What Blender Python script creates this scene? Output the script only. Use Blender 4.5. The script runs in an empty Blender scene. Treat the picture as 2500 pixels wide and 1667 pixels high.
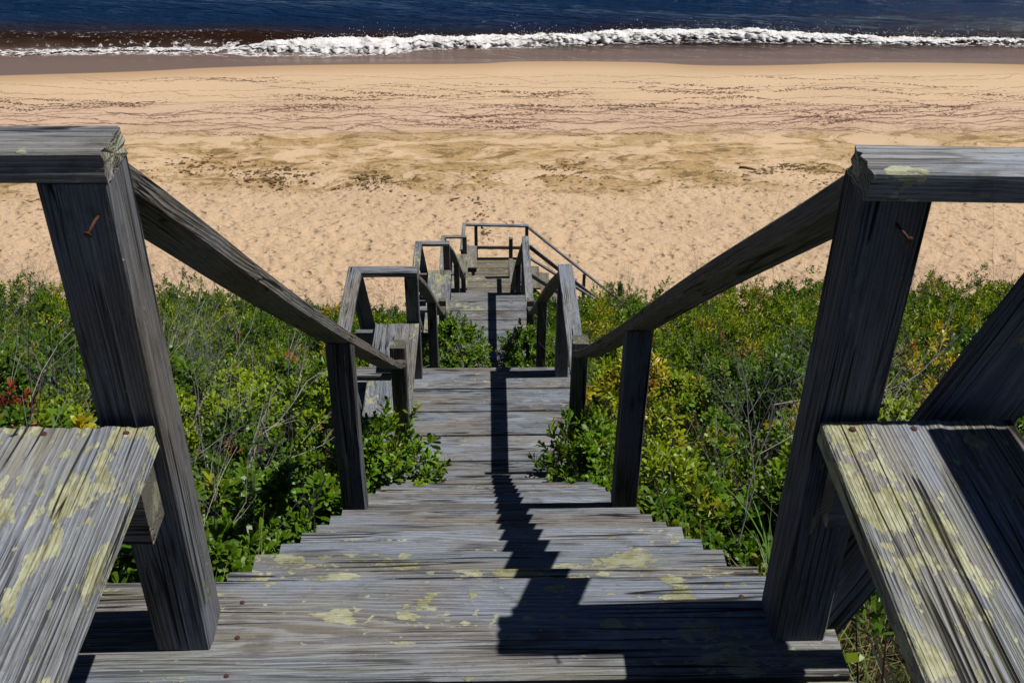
import bpy, math, random
import numpy as np
from mathutils import Vector, Matrix

random.seed(7)
rng = np.random.default_rng(11)
scene = bpy.context.scene
COL = scene.collection
R_ = math.radians

# ------------------------------------------------------------------ camera
F_PX, PITCH, YAW, ROLL = 2646.9, 0.5924, 0.0275, -0.0087
CAM = Vector((-0.0077, 0.0, 1.4306))
fw = Vector((math.sin(YAW) * math.cos(PITCH), math.cos(YAW) * math.cos(PITCH), -math.sin(PITCH)))
rt = Vector((math.cos(YAW), -math.sin(YAW), 0.0))
dn = fw.cross(rt)
rt2 = rt * math.cos(ROLL) + dn * math.sin(ROLL)
dn2 = -rt * math.sin(ROLL) + dn * math.cos(ROLL)
cd = bpy.data.cameras.new("camera")
cam = bpy.data.objects.new("camera", cd)
COL.objects.link(cam)
m = Matrix.Identity(4)
for i in range(3):
    m[i][0], m[i][1], m[i][2], m[i][3] = rt2[i], -dn2[i], -fw[i], CAM[i]
cam.matrix_world = m
cd.sensor_width = 36.0
cd.lens = 36.0 * F_PX / 2500.0
cd.clip_start, cd.clip_end = 0.05, 6000.0
cd.dof.use_dof = True
cd.dof.focus_distance = 6.0
cd.dof.aperture_fstop = 36.0
scene.camera = cam

# ------------------------------------------------------------------ sky, sun, exposure
SUN_TO = Vector((0.46, 0.008, 0.865)).normalized()
world = bpy.data.worlds.new("World")
scene.world = world
world.use_nodes = True
wn = world.node_tree
wn.nodes.clear()
sky = wn.nodes.new("ShaderNodeTexSky")
sky.sky_type = 'NISHITA'
sky.sun_disc = False
sky.sun_elevation = math.asin(SUN_TO.z)
sky.sun_rotation = math.atan2(SUN_TO.x, SUN_TO.y)
sky.air_density, sky.dust_density, sky.ozone_density = 0.42, 0.1, 3.0
bg = wn.nodes.new("ShaderNodeBackground")
bg.inputs[1].default_value = 0.05
wo = wn.nodes.new("ShaderNodeOutputWorld")
wn.links.new(sky.outputs[0], bg.inputs[0])
wn.links.new(bg.outputs[0], wo.inputs[0])
sl = bpy.data.lights.new("sun", 'SUN')
sl.energy = 5.0
sl.angle = R_(0.5)
sl.color = (1.0, 0.965, 0.90)
sun = bpy.data.objects.new("sun", sl)
COL.objects.link(sun)
sun.rotation_euler = SUN_TO.to_track_quat('Z', 'Y').to_euler()
sun.location = (20, 0, 40)
vs = scene.view_settings
vs.view_transform = 'Standard'
vs.look = 'None'
vs.exposure = 0.0
vs.gamma = 1.0
vs.use_curve_mapping = False
scene.cycles.max_bounces = 4
scene.cycles.diffuse_bounces = 1
scene.cycles.transparent_max_bounces = 4

# ------------------------------------------------------------------ numpy noise
_perm = rng.random((256, 256))


def vnoise(x, y):
    xi, yi = np.floor(x).astype(int), np.floor(y).astype(int)
    fx, fy = x - xi, y - yi
    fx, fy = fx * fx * (3 - 2 * fx), fy * fy * (3 - 2 * fy)
    g = lambda a, b: _perm[a & 255, b & 255]
    return (g(xi, yi) * (1 - fx) + g(xi + 1, yi) * fx) * (1 - fy) + (g(xi, yi + 1) * (1 - fx) + g(xi + 1, yi + 1) * fx) * fy


def fbm(x, y, o=4):
    x, y = np.asarray(x, float), np.asarray(y, float)
    s, a, t = 0.0, 1.0, 0.0
    for k in range(o):
        s = s + a * vnoise(x * 2 ** k + 17.3 * k, y * 2 ** k + 5.1 * k)
        t += a
        a *= 0.5
    return s / t


# ------------------------------------------------------------------ node helpers
class NT:
    def __init__(self, name):
        self.mat = bpy.data.materials.new(name)
        self.mat.use_nodes = True
        self.t = self.mat.node_tree
        self.t.nodes.clear()
        self.out = self.t.nodes.new("ShaderNodeOutputMaterial")

    def put(self, sock, v):
        if v is None:
            return
        if isinstance(v, bpy.types.NodeSocket):
            self.t.links.new(v, sock)
        else:
            if isinstance(v, (tuple, list)) and len(v) == 3 and sock.type == 'RGBA':
                v = (*v, 1.0)
            sock.default_value = v

    def n(self, typ, ins=None, **props):
        nd = self.t.nodes.new(typ)
        for k, v in props.items():
            setattr(nd, k, v)
        for k, v in (ins or {}).items():
            self.put(nd.inputs[k], v)
        return nd

    def math(self, op, a, b=None, c=None, clamp=False):
        nd = self.n("ShaderNodeMath", operation=op, use_clamp=clamp)
        self.put(nd.inputs[0], a)
        self.put(nd.inputs[1], b)
        self.put(nd.inputs[2], c)
        return nd.outputs[0]

    def vmath(self, op, a, b=None):
        nd = self.n("ShaderNodeVectorMath", operation=op)
        self.put(nd.inputs[0], a)
        self.put(nd.inputs[1], b)
        return nd.outputs[0]

    def noise(self, vec, scale=1.0, detail=3.0, rough=0.55, dist=0.0):
        return self.n("ShaderNodeTexNoise", {"Vector": vec, "Scale": scale, "Detail": detail, "Roughness": rough, "Distortion": dist}).outputs["Fac"]

    def ss(self, v, lo, hi, a=0.0, b=1.0):
        nd = self.n("ShaderNodeMapRange", interpolation_type='SMOOTHSTEP')
        self.put(nd.inputs[0], v)
        for k, q in zip((1, 2, 3, 4), (lo, hi, a, b)):
            self.put(nd.inputs[k], q)
        return nd.outputs[0]

    def mix(self, f, a, b, mode='MIX'):
        nd = self.n("ShaderNodeMix", data_type='RGBA', blend_type=mode)
        self.put(nd.inputs[0], f)
        self.put(nd.inputs[6], a)
        self.put(nd.inputs[7], b)
        return nd.outputs[2]

    def bsdf(self, **kw):
        nd = self.n("ShaderNodeBsdfPrincipled")
        for k, v in kw.items():
            self.put(nd.inputs[k], v)
        return nd

    def finish(self, shader):
        self.t.links.new(shader, self.out.inputs[0])
        return self.mat


# ------------------------------------------------------------------ materials
def make_wood():
    N = NT("weathered_wood")
    co = N.n("ShaderNodeTexCoord")
    oi = N.n("ShaderNodeObjectInfo")
    rnd = oi.outputs["Random"]
    seed = N.n("ShaderNodeCombineXYZ", {0: N.math('MULTIPLY', rnd, 61.0), 1: N.math('MULTIPLY', rnd, 37.0), 2: N.math('MULTIPLY', rnd, 91.0)}).outputs[0]
    P = N.vmath('ADD', co.outputs["Object"], seed)
    lich = N.n("ShaderNodeAttribute", attribute_type='OBJECT', attribute_name="lichen").outputs["Fac"]
    tone = N.n("ShaderNodeAttribute", attribute_type='OBJECT', attribute_name="tone").outputs["Fac"]
    warm = N.n("ShaderNodeAttribute", attribute_type='OBJECT', attribute_name="warm").outputs["Fac"]
    S = lambda x, y, z: N.vmath('MULTIPLY', P, (x, y, z))
    op = N.n("ShaderNodeSeparateXYZ", {0: co.outputs["Object"]})
    # growth rings of a log whose pith lies below the board: arches on the flat, tight lines at the edges
    r2 = N.math('FRACT', N.math('MULTIPLY', rnd, 17.31))
    r3 = N.math('FRACT', N.math('MULTIPLY', rnd, 43.77))
    w1 = N.math('MULTIPLY', N.math('SUBTRACT', N.noise(S(1.1, 5, 5), 1.0, 2.0), 0.5), 0.030)
    w2 = N.math('MULTIPLY', N.math('SUBTRACT', N.noise(S(7, 26, 26), 1.0, 2.0), 0.5), 0.005)
    ry = N.math('ADD', op.outputs[1], N.math('MULTIPLY', N.math('SUBTRACT', r2, 0.5), 0.16))
    rz = N.math('ADD', op.outputs[2], N.math('ADD', 0.035, N.math('MULTIPLY', r3, 0.07)))
    rr = N.math('SQRT', N.math('ADD', N.math('MULTIPLY', ry, ry), N.math('MULTIPLY', rz, rz)))
    rc = N.math('ADD', N.math('ADD', rr, N.math('ADD', w1, w2)), N.math('MULTIPLY', op.outputs[0], N.math('MULTIPLY', N.math('SUBTRACT', r3, 0.3), 0.05)))
    # knots pull the rings around them
    kp = N.n("ShaderNodeTexVoronoi", {"Vector": S(1.35, 7.5, 7.5), "Scale": 1.0}, feature='F1')
    ksel = N.ss(N.n("ShaderNodeSeparateColor", {0: kp.outputs["Color"]}).outputs[0], 0.74, 0.76)
    kd = kp.outputs["Distance"]
    kinf = N.math('MULTIPLY', N.ss(kd, 0.05, 0.42, 1.0, 0.0), ksel)
    knot = N.math('MULTIPLY', N.ss(kd, 0.09, 0.13, 1.0, 0.0), ksel)
    rc = N.math('ADD', rc, N.math('MULTIPLY', kinf, 0.014))
    t = N.math('FRACT', N.math('MULTIPLY', rc, 185.0))
    late = N.math('MULTIPLY', N.ss(t, 0.35, 0.72), N.ss(t, 0.86, 1.0, 1.0, 0.0))
    fib = N.noise(S(13, 330, 330), 1.0, 3.0, 0.65)
    fib2 = N.noise(S(5, 130, 130), 1.0, 2.0, 0.55)
    spk = N.noise(S(75, 210, 210), 1.0, 3.0, 0.7)
    mott = N.noise(S(10, 19, 19), 1.0, 5.0, 0.68)
    patch = N.noise(S(1.5, 4.5, 4.5), 1.0, 3.0, 0.6)
    hue = N.noise(S(0.9, 7, 7), 1.0, 2.0, 0.5)
    # checks and hair cracks following the grain
    sl = N.vmath('ADD', P, N.n("ShaderNodeCombineXYZ", {0: 0.0, 1: w1, 2: w1}).outputs[0])
    SC = lambda x, y, z: N.vmath('MULTIPLY', sl, (x, y, z))
    cn = N.noise(SC(0.9, 58, 58), 1.0, 1.0, 0.3)
    cm = N.noise(S(2.3, 9, 9), 1.0, 1.5)
    crack = N.math('MULTIPLY', N.ss(N.math('ABSOLUTE', N.math('SUBTRACT', cn, 0.5)), 0.006, N.ss(cm, 0.50, 0.64, 0.014, 0.060), 1.0, 0.0), N.ss(cm, 0.50, 0.53))
    hn = N.noise(SC(1.7, 150, 150), 1.0, 1.0, 0.4)
    hair = N.math('MULTIPLY', N.ss(N.math('ABSOLUTE', N.math('SUBTRACT', hn, 0.5)), 0.01, 0.07, 1.0, 0.0), N.ss(N.noise(S(3.5, 14, 14), 1.0, 1.0), 0.47, 0.55))
    # colour
    c = N.mix(N.ss(hue, 0.40, 0.62), (0.172, 0.198, 0.250), (0.205, 0.198, 0.190))
    c = N.mix(N.math('MULTIPLY', N.ss(patch, 0.47, 0.66), 0.75), c, (0.155, 0.122, 0.082))
    c = N.mix(N.math('MULTIPLY', late, 0.42), c, (0.36, 0.385, 0.425))
    c = N.mix(N.math('MULTIPLY', N.ss(fib, 0.50, 0.30), 0.0), c, (0, 0, 0))
    c = N.mix(N.math('MULTIPLY', N.ss(fib, 0.30, 0.52, 1.0, 0.0), 0.62), c, (0.055, 0.052, 0.052))
    c = N.mix(N.math('MULTIPLY', N.ss(fib2, 0.55, 0.72), 0.40), c, (0.37, 0.37, 0.40))
    c = N.mix(N.math('MULTIPLY', N.ss(mott, 0.53, 0.70), 0.55), c, (0.075, 0.066, 0.055))
    c = N.mix(N.math('MULTIPLY', N.ss(spk, 0.60, 0.74), 0.40), c, (0.40, 0.40, 0.41))
    c = N.mix(N.math('MULTIPLY', N.ss(spk, 0.28, 0.42, 1.0, 0.0), 0.45), c, (0.045, 0.04, 0.038))
    c = N.mix(N.math('MULTIPLY', hair, 0.74), c, (0.028, 0.026, 0.025))
    c = N.mix(warm, c, N.mix(N.ss(fib, 0.34, 0.62), (0.085, 0.07, 0.04), (0.26, 0.205, 0.115)))
    # lichen: crusty rosettes with broken rims, small flecks, and a thin stain
    ln = N.noise(S(11.5, 19, 19), 1.0, 3.5, 0.55, 0.35)
    lb = N.noise(S(2.0, 4.0, 4.0), 1.0, 1.0)
    th = N.math('SUBTRACT', 0.690, N.math('MULTIPLY', lich, 0.185))
    lv = N.math('ADD', N.math('MULTIPLY', ln, 0.66), N.math('MULTIPLY', lb, 0.34))
    lv = N.math('ADD', lv, N.math('ADD', N.math('MULTIPLY', N.math('SUBTRACT', spk, 0.5), 0.10), N.math('MULTIPLY', N.math('SUBTRACT', fib, 0.5), 0.06)))
    lm = N.ss(lv, th, N.math('ADD', th, 0.022))
    fl = N.noise(S(34, 58, 58), 1.0, 2.0, 0.5)
    fl = N.math('MULTIPLY', N.ss(N.math('ADD', fl, N.math('MULTIPLY', lb, 0.35)), N.math('SUBTRACT', 0.93, N.math('MULTIPLY', lich, 0.15)), N.math('SUBTRACT', 0.955, N.math('MULTIPLY', lich, 0.15))), 0.9)
    lm = N.math('MAXIMUM', lm, fl)
    lm = N.math('MULTIPLY', lm, N.ss(fib, 0.28, 0.42, 0.55, 1.0))
    lcol = N.mix(N.ss(N.noise(S(14, 30, 30), 1.0, 4.0, 0.65), 0.35, 0.65), (0.245, 0.240, 0.125), (0.375, 0.380, 0.260))
    lcol = N.mix(N.math('MULTIPLY', N.ss(spk, 0.48, 0.68), 0.7), lcol, (0.44, 0.44, 0.34))
    lcol = N.mix(N.math('MULTIPLY', N.ss(mott, 0.55, 0.70), 0.6), lcol, (0.13, 0.115, 0.055))
    film = N.noise(S(1.0, 6, 6), 1.0, 4.0, 0.65)
    fth = N.math('SUBTRACT', 0.66, N.math('MULTIPLY', lich, 0.24))
    fm = N.math('MULTIPLY', N.math('MULTIPLY', N.ss(film, fth, N.math('ADD', fth, 0.12)), N.math('MULTIPLY', lich, 0.34)), N.ss(fib2, 0.36, 0.58))
    c = N.mix(fm, c, (0.255, 0.250, 0.115))
    c = N.mix(lm, c, lcol)
    c = N.mix(N.math('MULTIPLY', knot, 0.75), c, (0.07, 0.055, 0.045))
    c = N.mix(N.math('MULTIPLY', crack, 0.95), c, (0.007, 0.006, 0.006))
    # sawn ends
    nx = N.math('ABSOLUTE', N.n("ShaderNodeSeparateXYZ", {0: co.outputs["Normal"]}).outputs[0])
    endm = N.ss(nx, 0.75, 0.9)
    ecol = N.mix(N.math('MULTIPLY', late, 0.8), (0.11, 0.10, 0.08), (0.30, 0.29, 0.25))
    ecol = N.mix(N.ss(mott, 0.5, 0.62), ecol, (0.36, 0.36, 0.26))
    c = N.mix(endm, c, ecol)
    cs = N.vmath('SCALE', c)
    N.t.links.new(N.math('MULTIPLY', tone, 0.89), cs.node.inputs["Scale"])
    hgt = N.math('ADD', N.math('MULTIPLY', late, 0.55), N.math('MULTIPLY', fib, 0.65))
    hgt = N.math('SUBTRACT', hgt, N.math('ADD', N.math('MULTIPLY', crack, 1.4), N.math('MULTIPLY', hair, 0.5)))
    hgt = N.math('ADD', hgt, N.math('MULTIPLY', N.math('MULTIPLY', lm, spk), 0.8))
    bp = N.n("ShaderNodeBump", {"Strength": 0.8, "Distance": 0.0030, "Height": hgt})
    b = N.bsdf(**{"Base Color": cs, "Roughness": 0.85, "Normal": bp.outputs[0], "Specular IOR Level": 0.2})
    return N.finish(b.outputs[0])


def make_leaf():
    N = NT("leaf")
    at = N.n("ShaderNodeAttribute", attribute_type='GEOMETRY', attribute_name="tint")
    geo = N.n("ShaderNodeNewGeometry")
    c = at.outputs["Color"]
    b = N.bsdf(**{"Base Color": c, "Roughness": 0.42, "Specular IOR Level": 0.30})
    tcol = N.mix(1.0, c, (1.5, 1.35, 0.5), 'MULTIPLY')
    tr = N.n("ShaderNodeBsdfTranslucent", {"Color": tcol})
    mx = N.n("ShaderNodeMixShader", {0: 0.16, 1: b.outputs[0], 2: tr.outputs[0]})
    return N.finish(mx.outputs[0])


def make_plain(name, col, rough=0.7, spec=0.3, noise_amt=0.35, scale=30):
    N = NT(name)
    co = N.n("ShaderNodeTexCoord")
    nz = N.noise(co.outputs["Object"], scale, 4.0, 0.6)
    c = N.mix(N.math('MULTIPLY', N.ss(nz, 0.35, 0.7), noise_amt), col, tuple(0.35 * v for v in col))
    bp = N.n("ShaderNodeBump", {"Strength": 0.4, "Distance": 0.002, "Height": nz})
    b = N.bsdf(**{"Base Color": c, "Roughness": rough, "Specular IOR Level": spec, "Normal": bp.outputs[0]})
    return N.finish(b.outputs[0])


def make_tinted(name, rough=0.75, spec=0.3):
    N = NT(name)
    at = N.n("ShaderNodeAttribute", attribute_type='GEOMETRY', attribute_name="tint")
    co = N.n("ShaderNodeTexCoord")
    nz = N.noise(co.outputs["Object"], 60, 3.0, 0.6)
    c = N.mix(N.math('MULTIPLY', nz, 0.4), at.outputs["Color"], (0.05, 0.045, 0.04))
    b = N.bsdf(**{"Base Color": c, "Roughness": rough, "Specular IOR Level": spec})
    return N.finish(b.outputs[0])


WET = [(-200, 40.6), (-18.7, 40.8), (-13.8, 41.3), (-9.9, 41.9), (-5.5, 42.2), (-0.3, 42.3), (1.5, 42.6), (5.9, 42.5), (9.3, 42.0), (12.0, 42.1), (15.6, 42.4), (21.7, 42.1), (200, 42.0)]


def make_sand():
    N = NT("sand")
    co = N.n("ShaderNodeTexCoord")
    P = co.outputs["Object"]
    xyz = N.n("ShaderNodeSeparateXYZ", {0: P})
    X, Y = xyz.outputs[0], xyz.outputs[1]
    S = lambda x, y: N.vmath('MULTIPLY', P, (x, y, 1.0))
    fine = N.noise(P, 55, 5.0, 0.7)
    mid = N.noise(S(1.1, 2.2), 1.0, 5.0, 0.6)
    big = N.noise(S(0.16, 0.5), 1.0, 3.0, 0.55)
    c = N.mix(N.ss(fine, 0.3, 0.7), (0.470, 0.330, 0.208), (0.615, 0.440, 0.290))
    c = N.mix(N.math('MULTIPLY', N.ss(big, 0.4, 0.7), 0.45), c, (0.47, 0.335, 0.215))
    dist = N.vmath('ADD', S(1, 1), N.vmath('MULTIPLY', N.n("ShaderNodeTexNoise", {"Vector": S(0.45, 0.9), "Scale": 1.0, "Detail": 4.0}).outputs["Color"], (3.6, 2.2, 0.0)))
    SD = lambda x, y: N.vmath('MULTIPLY', dist, (x, y, 1.0))
    # olive stains of old weed, a broad uneven band
    st_ = N.noise(SD(0.22, 0.5), 1.0, 4.0, 0.6)
    gate = N.ss(N.noise(SD(0.10, 0.28), 1.0, 2.0, 0.5), 0.18, 0.38)
    band = N.math('MULTIPLY', N.ss(N.math('ADD', Y, N.math('MULTIPLY', st_, 4.0)), 30.4, 32.2), N.ss(N.math('ADD', Y, N.math('MULTIPLY', mid, 2.5)), 35.2, 37.0, 1.0, 0.0))
    st = N.noise(SD(0.42, 0.85), 1.0, 9.0, 0.70)
    stm = N.math('MULTIPLY', N.math('MULTIPLY', N.ss(st, 0.43, 0.55), gate), N.math('MULTIPLY', band, N.ss(N.noise(S(8, 15), 1.0, 4.0, 0.7), 0.32, 0.58, 0.45, 1.0)))
    c = N.mix(N.math('MULTIPLY', stm, 0.92), c, (0.33, 0.212, 0.080))
    st2 = N.noise(SD(1.3, 3.2), 1.0, 8.0, 0.75)
    st2m = N.math('MULTIPLY', N.ss(st2, 0.50, 0.56), N.math('MULTIPLY', N.math('MULTIPLY', band, gate), N.ss(st, 0.45, 0.53)))
    c = N.mix(N.math('MULTIPLY', st2m, 0.8), c, (0.14, 0.085, 0.03))
    # wrack lines: thin wandering threads left by each tide
    def threads(fx, fy, w, lo, hi, seedx, wob):
        q = N.vmath('ADD', P, (seedx, seedx * 0.7, 0))
        wn_ = N.n("ShaderNodeTexNoise", {"Vector": N.vmath('MULTIPLY', q, (fx, fx * 0.4, 1)), "Scale": 1.0, "Detail": 5.0, "Roughness": 0.52}).outputs["Fac"]
        v = N.math('ADD', N.math('MULTIPLY', Y, fy), N.math('MULTIPLY', wn_, wob))
        fr = N.math('ABSOLUTE', N.math('SUBTRACT', N.math('FRACT', v), 0.5))
        line = N.ss(fr, w * 0.4, w, 1.0, 0.0)
        brk = N.ss(N.noise(N.vmath('MULTIPLY', q, (3.0, 7.0, 1)), 1.0, 4.0, 0.7), 0.38, 0.50)
        reg = N.math('MULTIPLY', N.ss(Y, lo, lo + 0.9), N.ss(Y, hi - 0.9, hi, 1.0, 0.0))
        return N.math('MULTIPLY', N.math('MULTIPLY', line, brk), reg)
    t1 = threads(0.13, 0.75, 0.030, 36.2, 41.0, 3.0, 2.8)
    t4 = threads(0.20, 0.62, 0.028, 36.5, 40.8, 77.0, 3.2)
    t5 = threads(0.42, 1.1, 0.085, 33.7, 37.0, 53.0, 3.4)
    t2 = threads(0.17, 0.85, 0.060, 34.0, 37.6, 19.0, 3.0)
    t3 = threads(0.28, 1.05, 0.080, 33.6, 37.2, 41.0, 3.4)
    speck = N.math('MULTIPLY', N.ss(N.noise(S(7, 16), 1.0, 4.0, 0.75), 0.53, 0.59), N.math('MULTIPLY', N.ss(Y, 33.4, 34.6), N.ss(Y, 37.2, 38.8, 1.0, 0.0)))
    speck = N.math('MULTIPLY', speck, N.ss(N.noise(SD(0.25, 0.9), 1.0, 3.0, 0.6), 0.44, 0.56))
    pinkm = N.math('MULTIPLY', N.math('MULTIPLY', N.ss(Y, 33.6, 34.6), N.ss(Y, 36.6, 37.6, 1.0, 0.0)), 0.45)
    c = N.mix(pinkm, c, (0.48, 0.335, 0.255))
    for t_, k_ in ((t1, 0.55), (t4, 0.50), (t5, 0.7), (t2, 0.65), (t3, 0.7), (speck, 0.8)):
        c = N.mix(N.math('MULTIPLY', t_, k_), c, (0.115, 0.050, 0.038))
    # sand left damp by the swash (uneven edge along the shore)
    crv = N.n("ShaderNodeFloatCurve", {"Value": N.ss(X, 0, 1)})
    cu = crv.mapping.curves[0]
    mr = N.n("ShaderNodeMapRange")
    N.put(mr.inputs[0], X)
    for k, q in zip((1, 2, 3, 4), (-25.0, 25.0, 0.0, 1.0)):
        mr.inputs[k].default_value = q
    N.t.links.new(mr.outputs[0], crv.inputs["Value"])
    pts = [((x + 25) / 50.0, (y - 0.45 - 40.0) / 4.0) for x, y in WET if -25 < x < 25]
    while len(cu.points) < len(pts):
        cu.points.new(0.5, 0.5)
    for p_, (a, b_) in zip(cu.points, pts):
        p_.location = (a, b_)
    crv.mapping.update()
    wetY = N.math('ADD', N.math('MULTIPLY', crv.outputs[0], 4.0), 40.0)
    dY = N.math('SUBTRACT', Y, wetY)
    damp = N.ss(dY, -1.6, -0.05)
    wet = N.ss(dY, -0.12, 0.05)
    c = N.mix(N.math('MULTIPLY', damp, 0.75), c, (0.36, 0.22, 0.12))
    c = N.mix(wet, c, (0.165, 0.115, 0.090))
    # soil and litter under the shrubs on the bluff
    soil = N.ss(N.math('ADD', Y, N.math('MULTIPLY', mid, 1.2)), 20.6, 21.8, 1.0, 0.0)
    sc = N.mix(mid, (0.025, 0.020, 0.012), (0.075, 0.058, 0.034))
    c = N.mix(soil, c, sc)
    rough = N.math('SUBTRACT', 0.92, N.math('MULTIPLY', wet, 0.62))
    foot = N.noise(S(5.0, 7.0), 1.0, 3.0, 0.5)
    pv = N.n("ShaderNodeTexVoronoi", {"Vector": N.vmath('ADD', S(3.1, 4.4), N.vmath('MULTIPLY', N.n("ShaderNodeTexNoise", {"Vector": S(2.0, 2.0), "Scale": 1.0, "Detail": 2.0}).outputs["Color"], (0.7, 0.7, 0))), "Scale": 1.0}, feature='F1').outputs["Distance"]
    foot = N.math('ADD', N.math('MULTIPLY', foot, 0.75), N.math('MULTIPLY', N.ss(pv, 0.08, 0.42), 0.42))
    hg = N.math('ADD', N.math('MULTIPLY', foot, 1.0), N.math('MULTIPLY', fine, 0.12))
    dryf = N.math('MULTIPLY', N.ss(Y, 28.0, 33.5, 1.0, 0.12), N.math('SUBTRACT', 1.0, damp))
    bp = N.n("ShaderNodeBump", {"Distance": 0.16, "Height": hg})
    N.put(bp.inputs["Strength"], N.math('ADD', N.math('MULTIPLY', dryf, 0.95), 0.02))
    b = N.bsdf(**{"Base Color": c, "Roughness": rough, "Specular IOR Level": 0.35, "Normal": bp.outputs[0]})
    return N.finish(b.outputs[0])


def make_sea():
    N = NT("sea_water")
    co = N.n("ShaderNodeTexCoord")
    P = co.outputs["Object"]
    xyz = N.n("ShaderNodeSeparateXYZ", {0: P})
    Y = xyz.outputs[1]
    S = lambda x, y: N.vmath('MULTIPLY', P, (x, y, 1.0))
    far = N.ss(N.math('ADD', Y, N.math('MULTIPLY', N.noise(S(0.06, 0.35), 1.0, 4.0), 5.0)), 46.5, 51.5)
    c = N.mix(far, (0.020, 0.009, 0.004), (0.003, 0.017, 0.052))
    c = N.mix(N.ss(N.math('ADD', Y, N.math('MULTIPLY', N.noise(S(0.2, 0.4), 1.0, 3.0), 1.2)), 43.7, 44.9, 1.0, 0.0), c, (0.15, 0.105, 0.088))
    fo = N.n("ShaderNodeAttribute", attribute_type='GEOMETRY', attribute_name="foam").outputs["Fac"]
    wq = N.vmath('ADD', S(1, 1), N.vmath('MULTIPLY', N.n("ShaderNodeTexNoise", {"Vector": S(1.1, 2.0), "Scale": 1.0, "Detail": 4.0}).outputs["Color"], (0.9, 0.6, 0)))
    rn = N.noise(N.vmath('MULTIPLY', wq, (1.6, 3.8, 1.0)), 1.0, 6.0, 0.62)
    rdg = N.math('ABSOLUTE', N.math('SUBTRACT', rn, 0.5))
    lace = N.ss(rdg, 0.0, N.math('ADD', N.math('MULTIPLY', fo, 0.10), 0.004), 1.0, 0.0)
    brk = N.noise(S(4.0, 9.0), 1.0, 5.0, 0.7)
    lace = N.math('MULTIPLY', lace, N.ss(N.math('ADD', fo, N.math('MULTIPLY', N.math('SUBTRACT', brk, 0.5), 1.3)), 0.30, 0.52))
    lace = N.math('MULTIPLY', lace, N.ss(fo, 0.03, 0.14))
    c = N.mix(lace, c, (0.78, 0.78, 0.80))
    sk = N.vmath('ADD', P, N.n("ShaderNodeCombineXYZ", {0: 0.0, 1: N.math('MULTIPLY', xyz.outputs[0], 0.22), 2: 0.0}).outputs[0])
    r1 = N.noise(N.vmath('MULTIPLY', sk, (0.55, 2.2, 1.0)), 1.0, 3.0, 0.55, 0.5)
    r2 = N.noise(N.vmath('MULTIPLY', sk, (2.2, 7.5, 1.0)), 1.0, 3.0, 0.6)
    hg = N.math('ADD', r1, N.math('MULTIPLY', r2, 0.22))
    calm = N.ss(Y, 44.0, 46.0, 0.12, 1.0)
    bp = N.n("ShaderNodeBump", {"Strength": 1.0, "Distance": 0.55, "Height": N.math('MULTIPLY', hg, calm)})
    rough = N.math('ADD', 0.07, N.math('MULTIPLY', lace, 0.6))
    b = N.bsdf(**{"Base Color": c, "Roughness": rough, "IOR": 1.33, "Specular IOR Level": 0.5, "Normal": bp.outputs[0]})
    return N.finish(b.outputs[0])


def make_foam():
    N = NT("foam")
    co = N.n("ShaderNodeTexCoord")
    P = co.outputs["Object"]
    n1 = N.noise(N.vmath('MULTIPLY', P, (3, 3, 7)), 1.0, 5.0, 0.65)
    n2 = N.noise(N.vmath('MULTIPLY', P, (0.5, 1, 1.5)), 1.0, 3.0)
    th = N.n("ShaderNodeAttribute", attribute_type='GEOMETRY', attribute_name="thin").outputs["Fac"]
    c = N.mix(N.ss(n1, 0.35, 0.7), (0.82, 0.82, 0.84), (0.60, 0.58, 0.56))
    br = N.math('MULTIPLY', N.ss(N.math('ADD', n1, N.math('MULTIPLY', th, 0.45)), 0.62, 0.85), N.ss(n2, 0.42, 0.6))
    c = N.mix(N.math('MULTIPLY', br, 0.8), c, (0.30, 0.17, 0.06))
    bp = N.n("ShaderNodeBump", {"Strength": 0.8, "Distance": 0.06, "Height": N.noise(P, 14, 5.0, 0.7)})
    b = N.bsdf(**{"Base Color": c, "Roughness": 0.8, "Specular IOR Level": 0.3, "Normal": bp.outputs[0]})
    return N.finish(b.outputs[0])


M_WOOD = make_wood()
M_LEAF = make_leaf()
M_TWIG = make_tinted("bark", 0.8, 0.2)
M_GRASS = make_tinted("grass_blade", 0.6, 0.3)
M_RUST = make_plain("rusted_iron", (0.075, 0.026, 0.018), 0.75, 0.3, 0.6, 180)
M_SAND = make_sand()
M_SEA = make_sea()
M_FOAM = make_foam()
M_WEED = make_plain("dried_weed", (0.15, 0.095, 0.038), 0.85, 0.2, 0.6, 25)

# ------------------------------------------------------------------ object helpers
WM = {}


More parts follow.
